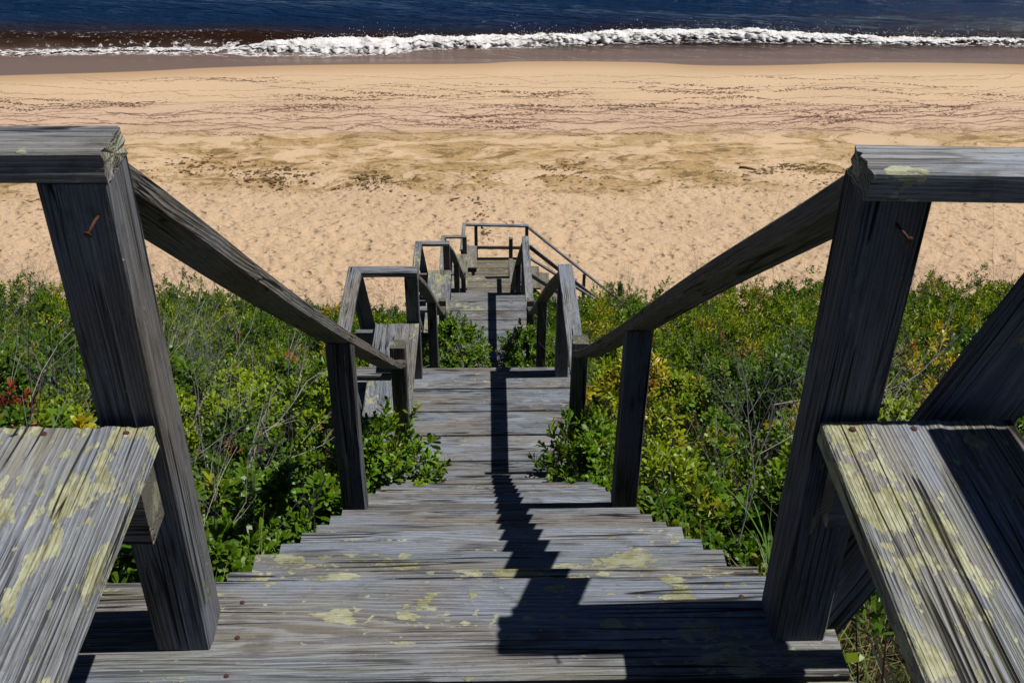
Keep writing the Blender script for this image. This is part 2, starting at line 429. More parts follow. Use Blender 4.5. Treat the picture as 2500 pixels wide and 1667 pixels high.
def mesh_np(name, verts, faces4=None, faces3=None, smooth=False, attrs=None, uniq=True):
    me = bpy.data.meshes.new(name)
    verts = np.ascontiguousarray(verts, dtype=np.float32)
    me.vertices.add(len(verts))
    me.vertices.foreach_set("co", verts.ravel())
    idx, starts, tot = [], [], []
    pos = 0
    for fs, k in ((faces4, 4), (faces3, 3)):
        if fs is None or len(fs) == 0:
            continue
        fs = np.asarray(fs, dtype=np.int32)
        idx.append(fs.ravel())
        starts.append(pos + np.arange(len(fs), dtype=np.int32) * k)
        tot.append(np.full(len(fs), k, dtype=np.int32))
        pos += len(fs) * k
    idx = np.concatenate(idx)
    starts = np.concatenate(starts)
    tot = np.concatenate(tot)
    me.loops.add(len(idx))
    me.loops.foreach_set("vertex_index", idx)
    me.polygons.add(len(starts))
    me.polygons.foreach_set("loop_start", starts)
    me.polygons.foreach_set("loop_total", tot)
    me.polygons.foreach_set("use_smooth", np.full(len(starts), bool(smooth)))
    for an, (ty, dat) in (attrs or {}).items():
        a = me.attributes.new(an, ty, 'POINT')
        if ty == 'FLOAT':
            a.data.foreach_set("value", np.ascontiguousarray(dat, dtype=np.float32).ravel())
        else:
            d = np.ones((len(verts), 4), dtype=np.float32)
            d[:, :3] = dat
            a.data.foreach_set("color", d.ravel())
    me.update(calc_edges=True)
    return me


def link(name, me, mat, parent=None, M=None):
    o = bpy.data.objects.new(name, me)
    if mat is not None and not me.materials:
        me.materials.append(mat)
    COL.objects.link(o)
    M = M or Matrix.Identity(4)
    if parent is not None:
        o.parent = parent
        o.matrix_parent_inverse = WM[parent.name].inverted()
    o.matrix_basis = M
    WM[o.name] = M
    return o


def tag(o, label, cat, group=None):
    o["label"] = label
    o["category"] = cat
    if group:
        o["group"] = group
    return o


def thing(name, label, cat, loc=(0, 0, 0), group=None):
    o = bpy.data.objects.new(name, None)
    o.empty_display_size = 0.1
    COL.objects.link(o)
    o.location = loc
    WM[o.name] = Matrix.Translation(loc)
    return tag(o, label, cat, group)


def struct(o, kind="structure", label=None):
    o["kind"] = kind
    if label:
        o["label"] = label
    return o


def board_mesh(name, L, W, T, rough=0.0008, nx=None, k0=0.0, k1=0.0, ragged=0.0, warp=0.004, fine=False, kz1=0.0):
    """a sawn board: length on x, width on y, thickness on z; worn arrises, slight warp and ridged grain"""
    nx = nx or max(3, int(L / 0.12))
    ny = max(3, int(W / (0.008 if fine else 0.022)))
    nz = max(2, int(T / (0.008 if fine else 0.02)))
    ch = 0.0035
    ys = np.linspace(-W / 2 + ch, W / 2 - ch, ny)
    zs = np.linspace(-T / 2 + ch, T / 2 - ch, nz)
    top = np.stack([ys, np.full(ny, T / 2)], 1)
    rgt = np.stack([np.full(nz, W / 2), zs[::-1]], 1)
    bot = np.stack([ys[::-1], np.full(ny, -T / 2)], 1)
    lft = np.stack([np.full(nz, -W / 2), zs], 1)
    sec = np.concatenate([top, rgt, bot, lft])
    nrm = np.concatenate([np.tile([0, 1], (ny, 1)), np.tile([1, 0], (nz, 1)), np.tile([0, -1], (ny, 1)), np.tile([-1, 0], (nz, 1))]).astype(float)
    n = len(sec)
    xs = np.linspace(-L / 2, L / 2, nx)
    s0 = rng.random() * 100
    ridge = (rng.random(n) - 0.5) * 2 * rough
    V = []
    w1, w2 = (rng.random() - 0.5) * warp, (rng.random() - 0.5) * warp
    for i, x in enumerate(xs):
        t = x / (L / 2)
        off = sec + nrm * (ridge[:, None] + (vnoise(np.full(n, x * 3 + s0), np.arange(n) * 0.37 + s0)[:, None] - 0.5) * rough * 2)
        bow = w1 * (1 - t * t) + (0 if fine else 0.0)
        xx = np.full(n, x)
        if i == 0:
            xx = xx + k0 * off[:, 0] + rng.random(n) * ragged
        if i == nx - 1:
            xx = xx + k1 * off[:, 0] + kz1 * off[:, 1] - rng.random(n) * ragged
        V.append(np.stack([xx, off[:, 0] + w2 * (1 - t * t), off[:, 1] + bow], 1))
    V = np.concatenate(V)
    F = []
    ar = np.arange(n)
    for i in range(nx - 1):
        F.append(np.stack([i * n + ar, i * n + (ar + 1) % n, (i + 1) * n + (ar + 1) % n, (i + 1) * n + ar], 1))
    F = np.concatenate(F)
    c0, c1 = len(V), len(V) + 1
    e0, e1 = V[:n].mean(0), V[-n:].mean(0)
    V = np.concatenate([V, e0[None], e1[None]])
    T3 = [np.stack([np.full(n, c0), (ar + 1) % n, ar], 1), np.stack([np.full(n, c1), (nx - 1) * n + ar, (nx - 1) * n + (ar + 1) % n], 1)]
    return mesh_np(name, V, F, np.concatenate(T3))


def frame(p0, p1, wdir):
    p0, p1, wdir = Vector(p0), Vector(p1), Vector(wdir)
    x = (p1 - p0).normalized()
    y = (wdir - x * wdir.dot(x)).normalized()
    z = x.cross(y)
    Mx = Matrix.Identity(4)
    c = (p0 + p1) / 2
    for i in range(3):
        Mx[i][0], Mx[i][1], Mx[i][2], Mx[i][3] = x[i], y[i], z[i], c[i]
    return Mx, (p1 - p0).length


def board(name, parent, p0, p1, W, T, wdir, lichen=0.3, tone=1.0, warm=0.0, label=None, **kw):
    Mx, L = frame(p0, p1, wdir)
    me = board_mesh(name, L, W, T, **kw)
    o = link(name, me, M_WOOD, parent, Mx)
    o["lichen"], o["tone"], o["warm"] = float(lichen), float(tone), float(warm)
    if label:
        o["label"] = label
    return o


UP, AX, AY = (0, 0, 1), (1, 0, 0), (0, 1, 0)
PW = 0.088


def post(parent, x0, y0, z0, z1, lichen=0.1, tone=0.9, w=PW, d=PW, name="post", **kw):
    """a square post with its low-x, low-y corner at x0, y0"""
    return board(name, parent, (x0 + w / 2, y0 + d / 2, z0), (x0 + w / 2, y0 + d / 2, z1), w, d, AX, lichen, tone * 0.80, **kw)


def tube(pts, radii, ns=8, cap=True):
    pts = [Vector(p) for p in pts]
    V, F4, F3 = [], [], []
    for i, p in enumerate(pts):
        a = pts[max(0, i - 1)]
        b = pts[min(len(pts) - 1, i + 1)]
        d = (b - a).normalized()
        u = d.orthogonal().normalized()
        v = d.cross(u)
        for k in range(ns):
            t = 2 * math.pi * k / ns
            V.append(p + (u * math.cos(t) + v * math.sin(t)) * radii[i])
    for i in range(len(pts) - 1):
        for k in range(ns):
            F4.append((i * ns + k, i * ns + (k + 1) % ns, (i + 1) * ns + (k + 1) % ns, (i + 1) * ns + k))
    V += [pts[0], pts[-1]]
    for k in range(ns):
        F3.append((len(V) - 2, (k + 1) % ns, k))
        F3.append((len(V) - 1, (len(pts) - 1) * ns + k, (len(pts) - 1) * ns + (k + 1) % ns))
    return np.array([tuple(v) for v in V]), F4, F3


def nail_head(parent, x, y, z, r=0.0052):
    V, F4, F3 = tube([(0, 0, -0.004), (0, 0, -0.0006), (0, 0, 0.0006), (0, 0, 0.0010)], [r * 0.85, r * 0.85, r * 0.75, r * 0.3], 10)
    return link("nail", mesh_np("nail", V, F4, F3, True), M_RUST, parent, Matrix.Translation((x, y, z)))


def bent_nail(parent, pts, label):
    V, F4, F3 = tube(pts, [0.0021] * (len(pts) - 1) + [0.0021], 8)
    d = (Vector(pts[-1]) - Vector(pts[-2])).normalized()
    e = Vector(pts[-1])
    V2, G4, G3 = tube([e, e + d * 0.0006, e + d * 0.002], [0.002, 0.0052, 0.005], 10)
    n = len(V)
    V = np.concatenate([V, V2])
    F4 = F4 + [tuple(i + n for i in f) for f in G4]
    F3 = F3 + [tuple(i + n for i in f) for f in G3]
    o = link("bent_nail", mesh_np("bent_nail", V, F4, F3, True), M_RUST, parent)
    o["label"] = label
    return o


def handrail(parent, x0, x1, pts, lichen=0.05, tone=0.85, W=0.089, T=0.038, name="handrail"):
    """a 2x4 laid flat; pts = (y, z) of its top edge; x0..x1 = its inner/outer side at the first and last point"""
    a, b = pts[0], pts[-1]
    p0, p1 = Vector((x0, a[0], a[1])), Vector((x1, b[0], b[1]))
    Mx, L = frame(p0, p1, AX)
    inv = Mx.inverted()
    # resample
    ys = np.array([p[0] for p in pts])
    zs = np.array([p[1] for p in pts])
    tt = np.linspace(0, 1, 34)
    yy = ys[0] + (ys[-1] - ys[0]) * tt
    k = np.interp(yy, ys, zs)
    for _ in range(6):
        k[1:-1] = (k[:-2] + 2 * k[1:-1] + k[2:]) / 4
    me = board_mesh(name, 1.0, W, T, nx=34, rough=0.0009, warp=0.0, fine=True)
    co = np.zeros(len(me.vertices) * 3, dtype=np.float32)
    me.vertices.foreach_get("co", co)
    co = co.reshape(-1, 3)
    out = np.zeros_like(co)
    for i, (x, y, z) in enumerate(co):
        t = min(1, max(0, x + 0.5))
        f = t * 33
        j = min(32, int(f))
        Yc = yy[j] + (yy[j + 1] - yy[j]) * (f - j)
        Zc = k[j] + (k[j + 1] - k[j]) * (f - j)
        j0, j1 = max(0, j - 1), min(33, j + 2)
        s = (k[j1] - k[j0]) / (yy[j1] - yy[j0])
        c = 1 / math.sqrt(1 + s * s)
        Xc = x0 + (x1 - x0) * t
        dz = z - T / 2
        if i >= len(co) - 2:
            pass
        w = inv @ Vector((Xc + y, Yc - s * c * dz, Zc + c * dz))
        out[i] = w
    me.vertices.foreach_set("co", out.ravel())
    me.update()
    o = link(name, me, M_WOOD, parent, Mx)
    o["lichen"], o["tone"], o["warm"] = lichen, tone * 0.85, 0.4
    return o


# ------------------------------------------------------------------ ground (bluff, beach, sea floor: one sheet)
GY = [(-400, 0.5), (-40, -0.1), (-3, -0.35), (1.0, -0.62), (1.8, -0.98), (3, -1.95), (5, -3.45), (6.3, -3.95), (9, -5.75), (12, -7.35), (16, -9.7), (19, -11.15), (20.4, -12.05), (21.6, -12.5), (23, -12.63), (42, -13.46), (50, -14.3), (90, -17), (600, -30), (4000, -40)]
_gy, _gz = np.array([g[0] for g in GY]), np.array([g[1] for g in GY])


def ground_z(x, y):
    x, y = np.asarray(x, float), np.asarray(y, float)
    z = np.interp(y, _gy, _gz)
    bl = np.clip((21 - y) / 3, 0, 1) * np.clip((y + 5) / 5, 0, 1)
    z = z + bl * (np.minimum(np.abs(x), 14) / 14) ** 1.0 * 0.32
    z = z + (fbm(x * 0.45 + 3, y * 0.45, 3) - 0.5) * 0.35 * bl
    return z


def grid_faces(ny, nx):
    i = np.arange(ny - 1)[:, None] * nx + np.arange(nx - 1)[None]
    return np.stack([i, i + 1, i + 1 + nx, i + nx], -1).reshape(-1, 4)


def axis(segments):
    out = []
    for a, b, n in segments:
        out.append(np.linspace(a, b, n, endpoint=False))
    return np.concatenate(out + [np.array([segments[-1][1]])])


gx = axis([(-2500, -60, 14), (-60, -18, 40), (-18, 20, 310), (20, 60, 40), (60, 2500, 14)])
gyy = axis([(-400, -5, 12), (-5, 21.5, 70), (21.5, 35, 150), (35, 46, 60), (46, 90, 20), (90, 3000, 14)])
GX, GYm = np.meshgrid(gx, gyy)
GZ = ground_z(GX, GYm)
bm_ = np.clip((GYm - 21.2) / 1.0, 0, 1) * np.clip((43 - GYm) / 6, 0, 1)
GZ = GZ + bm_ * (fbm(GX * 0.25, GYm * 0.6, 3) - 0.5) * 0.10
ft = np.clip((GYm - 21.2) / 1.0, 0, 1) * np.clip((33.0 - GYm) / 6.5, 0, 1)
f1 = fbm(GX * 3.3 + 9, GYm * 4.2, 2)
f2 = fbm(GX * 4.1 + 40, GYm * 4.4 + 3, 2)
GZ = GZ - ft * (np.clip(f1 - 0.45, 0, 1) * 0.26 + np.clip(f2 - 0.5, 0, 1) * 0.16)
me = mesh_np("beach", np.stack([GX, GYm, GZ], -1).reshape(-1, 3), grid_faces(*GX.shape), smooth=True)
struct(link("beach", me, M_SAND), label="sandy beach below the shrub-covered bluff")

# ------------------------------------------------------------------ sea
SEA_Z = -13.50
FRONT = np.array([(-60, 42.9), (-19.5, 43.0), (-14.4, 43.3), (-9.8, 43.4), (-8.4, 43.4), (-6.3, 43.1), (-4.2, 43.2), (-2.1, 43.8), (1.5, 44.0), (5.2, 44.5), (7.1, 45.0), (8.9, 45.1), (10.8, 44.8), (14.4, 44.6), (18.0, 44.3), (22.6, 44.2), (60, 43.8)])
BACK = np.array([(-60, 44.0), (-19.9, 43.9), (-16.2, 43.7), (-12, 43.9), (-9.3, 44.2), (-8.0, 44.6), (-4.9, 44.8), (-2.1, 44.8), (1.6, 45.0), (5.3, 45.5), (7.3, 45.8), (9.2, 46.0), (12.9, 45.6), (16.5, 45.1), (20.1, 44.8), (22.9, 44.6), (60, 44.5)])
front = lambda x: np.interp(x, FRONT[:, 0], FRONT[:, 1]) + (vnoise(np.asarray(x) * 0.9, np.asarray(x) * 0 + 3) - 0.5) * 0.35
back = lambda x: np.interp(x, BACK[:, 0], BACK[:, 1]) + (vnoise(np.asarray(x) * 1.3, np.asarray(x) * 0 + 8) - 0.5) * 0.35
sx = axis([(-2500, -60, 10), (-60, -26, 60), (-26, 28, 260), (28, 60, 60), (60, 2500, 10)])
sy = axis([(40.3, 42, 10), (42, 56, 100), (56, 90, 45), (90, 300, 30), (300, 3500, 12)])
SX, SY = np.meshgrid(sx, sy)
amp = np.clip((SY - 44) / 4, 0, 1) * np.clip((300 - SY) / 200, 0.0, 1)
tl = SY * 1.0 + SX * 0.12
SZ = SEA_Z + amp * (0.10 * np.sin(tl * 1.15 + 2.5 * fbm(SX * 0.12, SY * 0.2, 2)) + 0.10 * (fbm(SX * 0.55, SY * 1.3, 3) - 0.5))
crest = np.interp(SX, BACK[:, 0], BACK[:, 1])
wl = np.clip((-6.0 - SX) / 4, 0, 1)
SZ = SZ + (0.16 + 0.24 * wl) * np.exp(-((SY - crest - 0.25 - 0.6 * wl) / (0.65 + 0.35 * wl)) ** 2) * np.clip(1 - np.abs(SX) / 200, 0, 1)
swash = np.clip((SY - 42.0) / 2.0, 0, 1)
SZ = np.where(SY < 44, SEA_Z - 0.03 + 0.05 * swash, SZ)
fr_ = np.interp(SX, FRONT[:, 0], FRONT[:, 1])
foamv = np.exp(-((SY - fr_ - 0.1) / 0.55) ** 2) * (0.55 - 0.15 * np.clip((-9 - SX) / 2, 0, 1))
foamv = foamv + 0.42 * np.exp(-((SY - fr_ - 0.25) / 0.35) ** 2) * np.clip((-8.5 - SX) / 2.0, 0, 1)
foamv = foamv + 0.16 * np.exp(-((SY - fr_ - 1.3) / 0.9) ** 2) * np.clip((-7 - SX) / 4, 0, 1)
foamv = foamv + 0.16 * np.exp(-((SY - crest - 1.2) / 0.9) ** 2)
foamv = foamv + 0.30 * np.exp(-((SY - fr_ + 0.55) / 0.45) ** 2 - ((SX - 8.0) / 2.4) ** 2) + 0.3 * np.exp(-((SY - fr_ + 0.4) / 0.4) ** 2 - ((SX + 9.5) / 3) ** 2)
me = mesh_np("sea", np.stack([SX, SY, SZ], -1).reshape(-1, 3), grid_faces(*SX.shape), smooth=True, attrs={"foam": ('FLOAT', foamv)})
struct(link("sea", me, M_SEA), label="dark blue sea with a brown shore break")

# breaking foam: a lumpy curling roll with ragged edges
ux = axis([(-60, -24, 140), (-24, 28, 900), (28, 60, 140)])
vv = np.linspace(0, 1, 44)
UX, VV = np.meshgrid(ux, vv)
FY, BY = front(UX), back(UX)
big = np.clip((UX + 10.2) / 1.6, 0, 1)
hmax = (0.04 + 0.22 * big) * (0.75 + 0.5 * fbm(UX * 0.35, UX * 0 + 2, 2)) * np.clip(1.1 - np.clip((UX - 4) / 14, 0, 1) * 0.6, 0.4, 1.1)
BYe = FY + (BY - FY) * (0.40 + 0.60 * big)
prof = np.clip(np.sin(np.clip(VV, 0, 1) ** 0.85 * math.pi), 0, 1) ** 0.95
lump = fbm(UX * 1.7, VV * 1.5 + UX * 0.3, 3)
lump2 = fbm(UX * 7, VV * 11 + 7, 3)
lump3 = fbm(UX * 17, VV * 26 + 3, 2)
Hh = 0.05 + prof * hmax * (0.55 + 0.9 * lump) + prof ** 0.5 * (0.10 * (lump2 - 0.45) + 0.07 * (lump3 - 0.5)) * (0.2 + 0.8 * big)
YYf = FY + (BYe - FY) * VV - 0.10 * prof * big + (lump2 - 0.5) * 0.30 + (lump3 - 0.5) * 0.10 + (1 - VV) ** 3 * (fbm(UX * 4, UX * 0 + 9, 3) - 0.5) * 0.5
ZZf = SEA_Z - 0.03 + Hh + 0.02 * VV
keep_v = fbm(UX * 3.2 + 50, VV * 2.2, 4) + np.where(VV < 0.5, 0.9, 3.2 * (1 - VV)) * (0.10 + 0.90 * big) - 0.16 * (1 - big)
Fc = grid_faces(*UX.shape)
kv = keep_v.reshape(-1)[Fc].mean(1)
Fc = Fc[kv > 0.50]
thin = np.clip(VV * 1.3 - 0.35, 0, 1) * big
me = mesh_np("sea_foam", np.stack([UX, YYf, ZZf], -1).reshape(-1, 3), Fc, smooth=True, attrs={"thin": ('FLOAT', thin)})
struct(link("sea_foam", me, M_FOAM), "stuff", "white foam of the wave breaking along the shore")

# droplets thrown up along the crest
sp = []
for _ in range(900):
    x = random.uniform(-9, 22)
    y = float(np.interp(x, BACK[:, 0], BACK[:, 1])) - 0.35 + random.gauss(0, 0.22)
    sp.append((x, y, SEA_Z + 0.18 + abs(random.gauss(0.0, 0.16)) * (0.5 + vnoise(np.array([x * 0.8]), np.array([4.0]))[0]), random.uniform(0.006, 0.022)))
sp = np.array(sp)
tv = np.array([(1, 1, 1), (-1, -1, 1), (-1, 1, -1), (1, -1, -1)]) * 0.7
V = (sp[:, None, :3] + tv[None] * sp[:, None, 3:4]).reshape(-1, 3)
F = (np.array([(0, 1, 2), (0, 3, 1), (0, 2, 3), (1, 3, 2)])[None] + (np.arange(len(sp)) * 4)[:, None, None]).reshape(-1, 3)
struct(link("sea_spray", mesh_np("sea_spray", V, None, F, True, attrs={"thin": ('FLOAT', np.zeros(len(V)))}), M_FOAM), "stuff", "fine white spray above the breaking wave")

# ------------------------------------------------------------------ stairs: levels and tread lines
Z2, Z3, Z4, Z5 = -3.04, -6.35, -10.04, -10.72
T1Y = [1.377, 1.569, 1.796, 2.014, 2.244, 2.457, 2.687, 2.911, 3.134, 3.366, 3.598, 3.823, 4.049, 4.271, 4.508, 4.743, 4.973]
TT = 0.038
GAP = 0.012


def plank(parent, x0, x1, y0, y1, z, lichen=0.3, tone=1.0, warm=0.0, name="plank", fine=False, **kw):
    a, b = (x0 + x1) / 2, (y0 + y1) / 2
    return board(name, parent, (x0, b, z - TT / 2), (x1, b, z - TT / 2), y1 - y0 - GAP, TT, AY, lichen, tone, warm, fine=fine, **kw)


def landing(label, loc, x0, x1, y0, y1, z, pitch, lich=0.3, warm=0.0, beams=True, fine=False, lichs=None):
    t = thing("landing", label, "landing", loc, "boarded landings of the beach stairway")
    y = y1
    i = 0
    while y > y0 + 0.04:
        ya = max(y0, y - pitch)
        plank(t, x0 + random.uniform(-.008, .008), x1 + random.uniform(-.008, .008), ya, y, z, lichs[i] if lichs and i < len(lichs) else lich * random.uniform(0.3, 1.4), random.uniform(0.85, 1.08), warm, fine=fine)
        y = ya
        i += 1
    if beams:
        for xx in (x0 + 0.06, x1 - 0.10):
            board("joist", t, (xx, y0 + 0.02, z - TT - 0.072), (xx, y1 - 0.03, z - TT - 0.072), 0.14, 0.04, UP, 0.0, 0.7)
        board("rim_joist", t, (x0 + 0.09, y1 - 0.055, z - TT - 0.074), (x1 - 0.13, y1 - 0.055, z - TT - 0.074), 0.14, 0.038, UP, 0.0, 0.7)
        for xx in (x0 + 0.10, x1 - 0.24):
            for yy in (y0 + 0.08, y1 - 0.20):
                zb = float(ground_z(xx, yy)) - 0.15
                if zb < z - 0.35:
                    board("pile", t, (xx + 0.06, yy, zb), (xx + 0.06, yy, z - TT - 0.003), 0.088, 0.088, AX, 0.0, 0.7)
    return t


# top landing
top = landing("top landing of thick split grey boards in the foreground, lichen on its edge", (0, 1.2, 0), -0.93, 0.585, -0.26, 1.377, 0.0, 0.2335, 0.45, fine=True, lichs=[0.62, 0.5, 0.4])
pl0 = [o for o in top.children if o.name.startswith("plank")]
for x, y in ((-0.436, 1.319), (-0.430, 1.241), (-0.433, 1.162), (0.435, 1.319)):
    nail_head(pl0[0], x, y, 0.001, 0.0055)
land2 = landing("second landing down with a lichened far board, shrubs lapping its near edge", (0, 5.7, Z2), -0.93, 0.585, 5.03, 6.315, Z2, 0.257, 0.38, fine=True, lichs=[0.55, 0.35, 0.25, 0.2, 0.2])
land3 = landing("third landing down with yellow lichen on its far right boards", (0, 11.8, Z3), -0.94, 0.585, 10.88, 12.775, Z3, 0.2355, 0.4, lichs=[0.55, 0.75, 0.45, 0.45, 0.25])
land4 = landing("small tan landing with a T-shaped shadow, fourth from the top", (0, 18.7, Z4), -0.94, 0.56, 18.0, 19.5, Z4, 0.25, 0.5, warm=0.55)
land5 = landing("lowest landing at the bottom rail above the sand", (0.2, 20.8, Z5), -0.56, 0.97, 20.2, 21.47, Z5, 0.25, 0.55, warm=0.65)


def stringer(parent, x, ya, za, yb, zb):
    board("stringer", parent, (x, ya, za - 0.16), (x, yb, zb - 0.16), 0.235, 0.038, UP, 0.0, 0.7)


def flight(label, loc, edges, ztop, zbot, xl, xr, lich=0.15, warm=0.0, fine=False, lichs=None):
    """edges: y of the upper landing's nose then of every tread's nose"""
    t = thing("stair_flight", label, "stairs", loc, "flights of the beach stairway")
    n = len(edges) - 1
    rise = (ztop - zbot) / (n + 1)
    out = []
    for i in range(1, n + 1):
        z = ztop - rise * i
        y1 = edges[i]
        y0 = edges[i - 1] - 0.030
        jx = random.uniform(-0.006, 0.006)
        o = board("tread", t, (xl + jx, (y0 + y1) / 2, z - TT / 2), (xr + jx, (y0 + y1) / 2, z - TT / 2), y1 - y0, TT, AY, (lichs or {}).get(i, lich * random.uniform(0, 1.2)), random.choice((0.72, 0.8, 0.92, 1.0, 1.08, 1.16)), warm, fine=fine)
        o.matrix_basis = o.matrix_basis @ Matrix.Rotation(random.gauss(0, 0.004), 4, 'Z') @ Matrix.Rotation(random.gauss(0, 0.006), 4, 'X')
        WM[o.name] = o.matrix_basis.copy()
        out.append(o)
    for x in (xl + 0.05, xr - 0.05, (xl + xr) / 2):
        stringer(t, x, edges[0] + 0.03, ztop - 0.17, edges[-1] + 0.16, zbot - 0.03)
    return t, out


fl1, tr1 = flight("long first flight of grey treads just below the top landing", (0, 1.6, -0.2), T1Y, 0.0, Z2, -0.535, 0.535, 0.16, fine=True, lichs={1: 0.75, 2: 0.62, 3: 0.45, 4: 0.38, 5: 0.3, 6: 0.12, 7: 0.1})
nail_head(tr1[3], 0.43, 2.13, -0.1788 * 4 + 0.001, 0.006)
nail_head(tr1[2], -0.41, 1.93, -0.1788 * 3 + 0.001, 0.006)
e2 = [6.315 + (10.86 - 6.315) * i / 18 for i in range(18)]
fl2, _ = flight("second flight of treads hidden below the second landing", (0, 8.5, -4.7), e2, Z2, Z3, -0.535, 0.535)
e3 = [12.775 + (17.98 - 12.775) * i / 19 for i in range(19)]
fl3, _ = flight("third flight of treads hidden below the third landing", (0, 15.3, -8.2), e3, Z3, Z4, -0.50, 0.53)
e4 = [19.5 + (20.19 - 19.5) * i / 4 for i in range(4)]
fl4, _ = flight("short flight of three treads above the lowest landing", (0, 19.8, -10.4), e4, Z4, Z5, -0.45, 0.55, warm=0.5)

# side flight: from the lowest landing down to the right, onto the sand
side = thing("stair_flight", "last flight turning right from the lowest landing down onto the sand", "stairs", (1.9, 20.8, -11.7), "flights of the beach stairway")
for i in range(10):
    x0 = 0.975 + i * 0.218
    z = Z5 - 0.178 * (i + 1)
    board("tread", side, (x0 + 0.10, 20.40, z - TT / 2), (x0 + 0.10, 21.36, z - TT / 2), 0.205, TT, AX, random.uniform(0.1, 0.4), 1.0, 0.55)
for y in (20.44, 21.32):
    board("stringer", side, (0.98, y, Z5 - 0.30), (3.15, y, Z5 - 2.05), 0.2, 0.038, UP, 0.0, 0.7)

# ------------------------------------------------------------------ benches with their rails
XI = -0.470   # inner face of the left posts
XR = 0.468    # inner face of the right posts


def cap(parent, p0, p1, wdir=AX, lichen=0.3, tone=1.05, W=0.089, T=0.039, **kw):
    return board("cap_rail", parent, p0, p1, W, T, wdir, lichen, tone, fine=True, **kw)


# top left bench
bl = thing("bench", "left foreground bench: low board seat, leaning post and cap rail with a ragged lichened end", "bench", (-0.7, 0.8, 0), "built-in benches of the stairway")
cap(bl, (-1.115, 1.2555, 0.869), (-0.466, 1.257, 0.869), AY, 0.30, 0.95, ragged=0.006, W=0.086, T=0.041)
pst = post(bl, -0.557, 1.216, 0.001, 0.847, 0.42, 0.95, fine=True, label="square front post of the left bench with a bent nail")
bent_nail(pst, [(-0.489, 1.225, 0.803), (-0.491, 1.205, 0.803), (-0.495, 1.184, 0.7955)], "rusty bent nail in the left post")
sb = board("seat_board", bl, (-0.609, 0.15, 0.467), (-0.609, 1.198, 0.467), 0.277, 0.038, AX, 0.72, 1.1, fine=True, rough=0.0014, ragged=0.004)
for x in (-0.62, -0.507):
    nail_head(sb, x, 1.182, 0.487, 0.006)
board("seat_board", bl, (-0.812, 0.15, 0.467), (-0.812, 1.198, 0.467), 0.115, 0.038, AX, 0.4, 1.0, fine=True)
board("bearer", bl, (-0.93, 1.180, 0.372), (-0.492, 1.180, 0.372), 0.130, 0.066, UP, 0.2, 0.95, warm=0.3)
board("bearer", bl, (-0.93, 0.22, 0.380), (-0.492, 0.22, 0.380), 0.132, 0.040, UP, 0.2, 0.95)
board("back_support", bl, (-0.82, 1.236, 0.02), (-1.00, 1.236, 0.845), 0.13, 0.036, AX, 0.2, 0.9)
board("back_support", bl, (-0.90, 0.10, 0.02), (-1.00, 0.10, 0.845), 0.13, 0.036, AX, 0.2, 0.9)
board("seat_leg", bl, (-0.60, 0.27, 0.001), (-0.60, 0.27, 0.312), 0.088, 0.05, AX, 0.1, 0.9)
cap(bl, (-1.055, -0.2, 0.869), (-1.055, 1.21, 0.869), AX, 0.3, 1.0)
board("back_board", bl, (-0.995, -0.1, 0.66), (-0.995, 1.21, 0.66), 0.14, 0.038, (-0.19, 0, 1), 0.2, 0.95)

# top right bench
br = thing("bench", "right foreground bench: broad lichened seat crossed by a shadow, leaning back support behind", "bench", (0.7, 0.8, 0), "built-in benches of the stairway")
cap(br, (0.462, 1.247, 0.845), (0.935, 1.2363, 0.8416), AY, 0.55, 1.25, ragged=0.007, W=0.084, T=0.041)
pst = post(br, 0.468, 1.220, 0.001, 0.823, 0.15, 0.8, fine=True, label="square front post of the right bench with a bent nail")
bent_nail(pst, [(0.515, 1.23, 0.785), (0.517, 1.206, 0.785), (0.522, 1.188, 0.781)], "rusty bent nail in the right post")
sb = board("seat_board", br, (0.604, 0.15, 0.459), (0.604, 1.205, 0.459), 0.276, 0.038, AX, 0.92, 1.15, fine=True, rough=0.0014)
for x in (0.506, 0.593):
    nail_head(sb, x, 1.187, 0.4795, 0.006)
board("bearer", br, (0.492, 1.185, 0.373), (0.90, 1.185, 0.373), 0.13, 0.04, UP, 0.1, 0.85)
board("bearer", br, (0.492, 0.22, 0.373), (0.90, 0.22, 0.373), 0.13, 0.04, UP, 0.1, 0.85)
board("back_support", br, (0.530, 1.262, 0.003), (0.858, 1.262, 0.817), 0.130, 0.036, AX, 0.3, 0.8)
board("back_support", br, (0.62, 0.10, 0.002), (0.885, 0.10, 0.818), 0.125, 0.036, AX, 0.3, 0.8)
cap(br, (0.864, -0.25, 0.8435), (0.864, 1.190, 0.8435), AX, 0.4, 1.0, W=0.1)
board("seat_leg", br, (0.56, 0.27, 0.001), (0.56, 0.27, 0.305), 0.05, 0.05, AX, 0.1, 0.9)


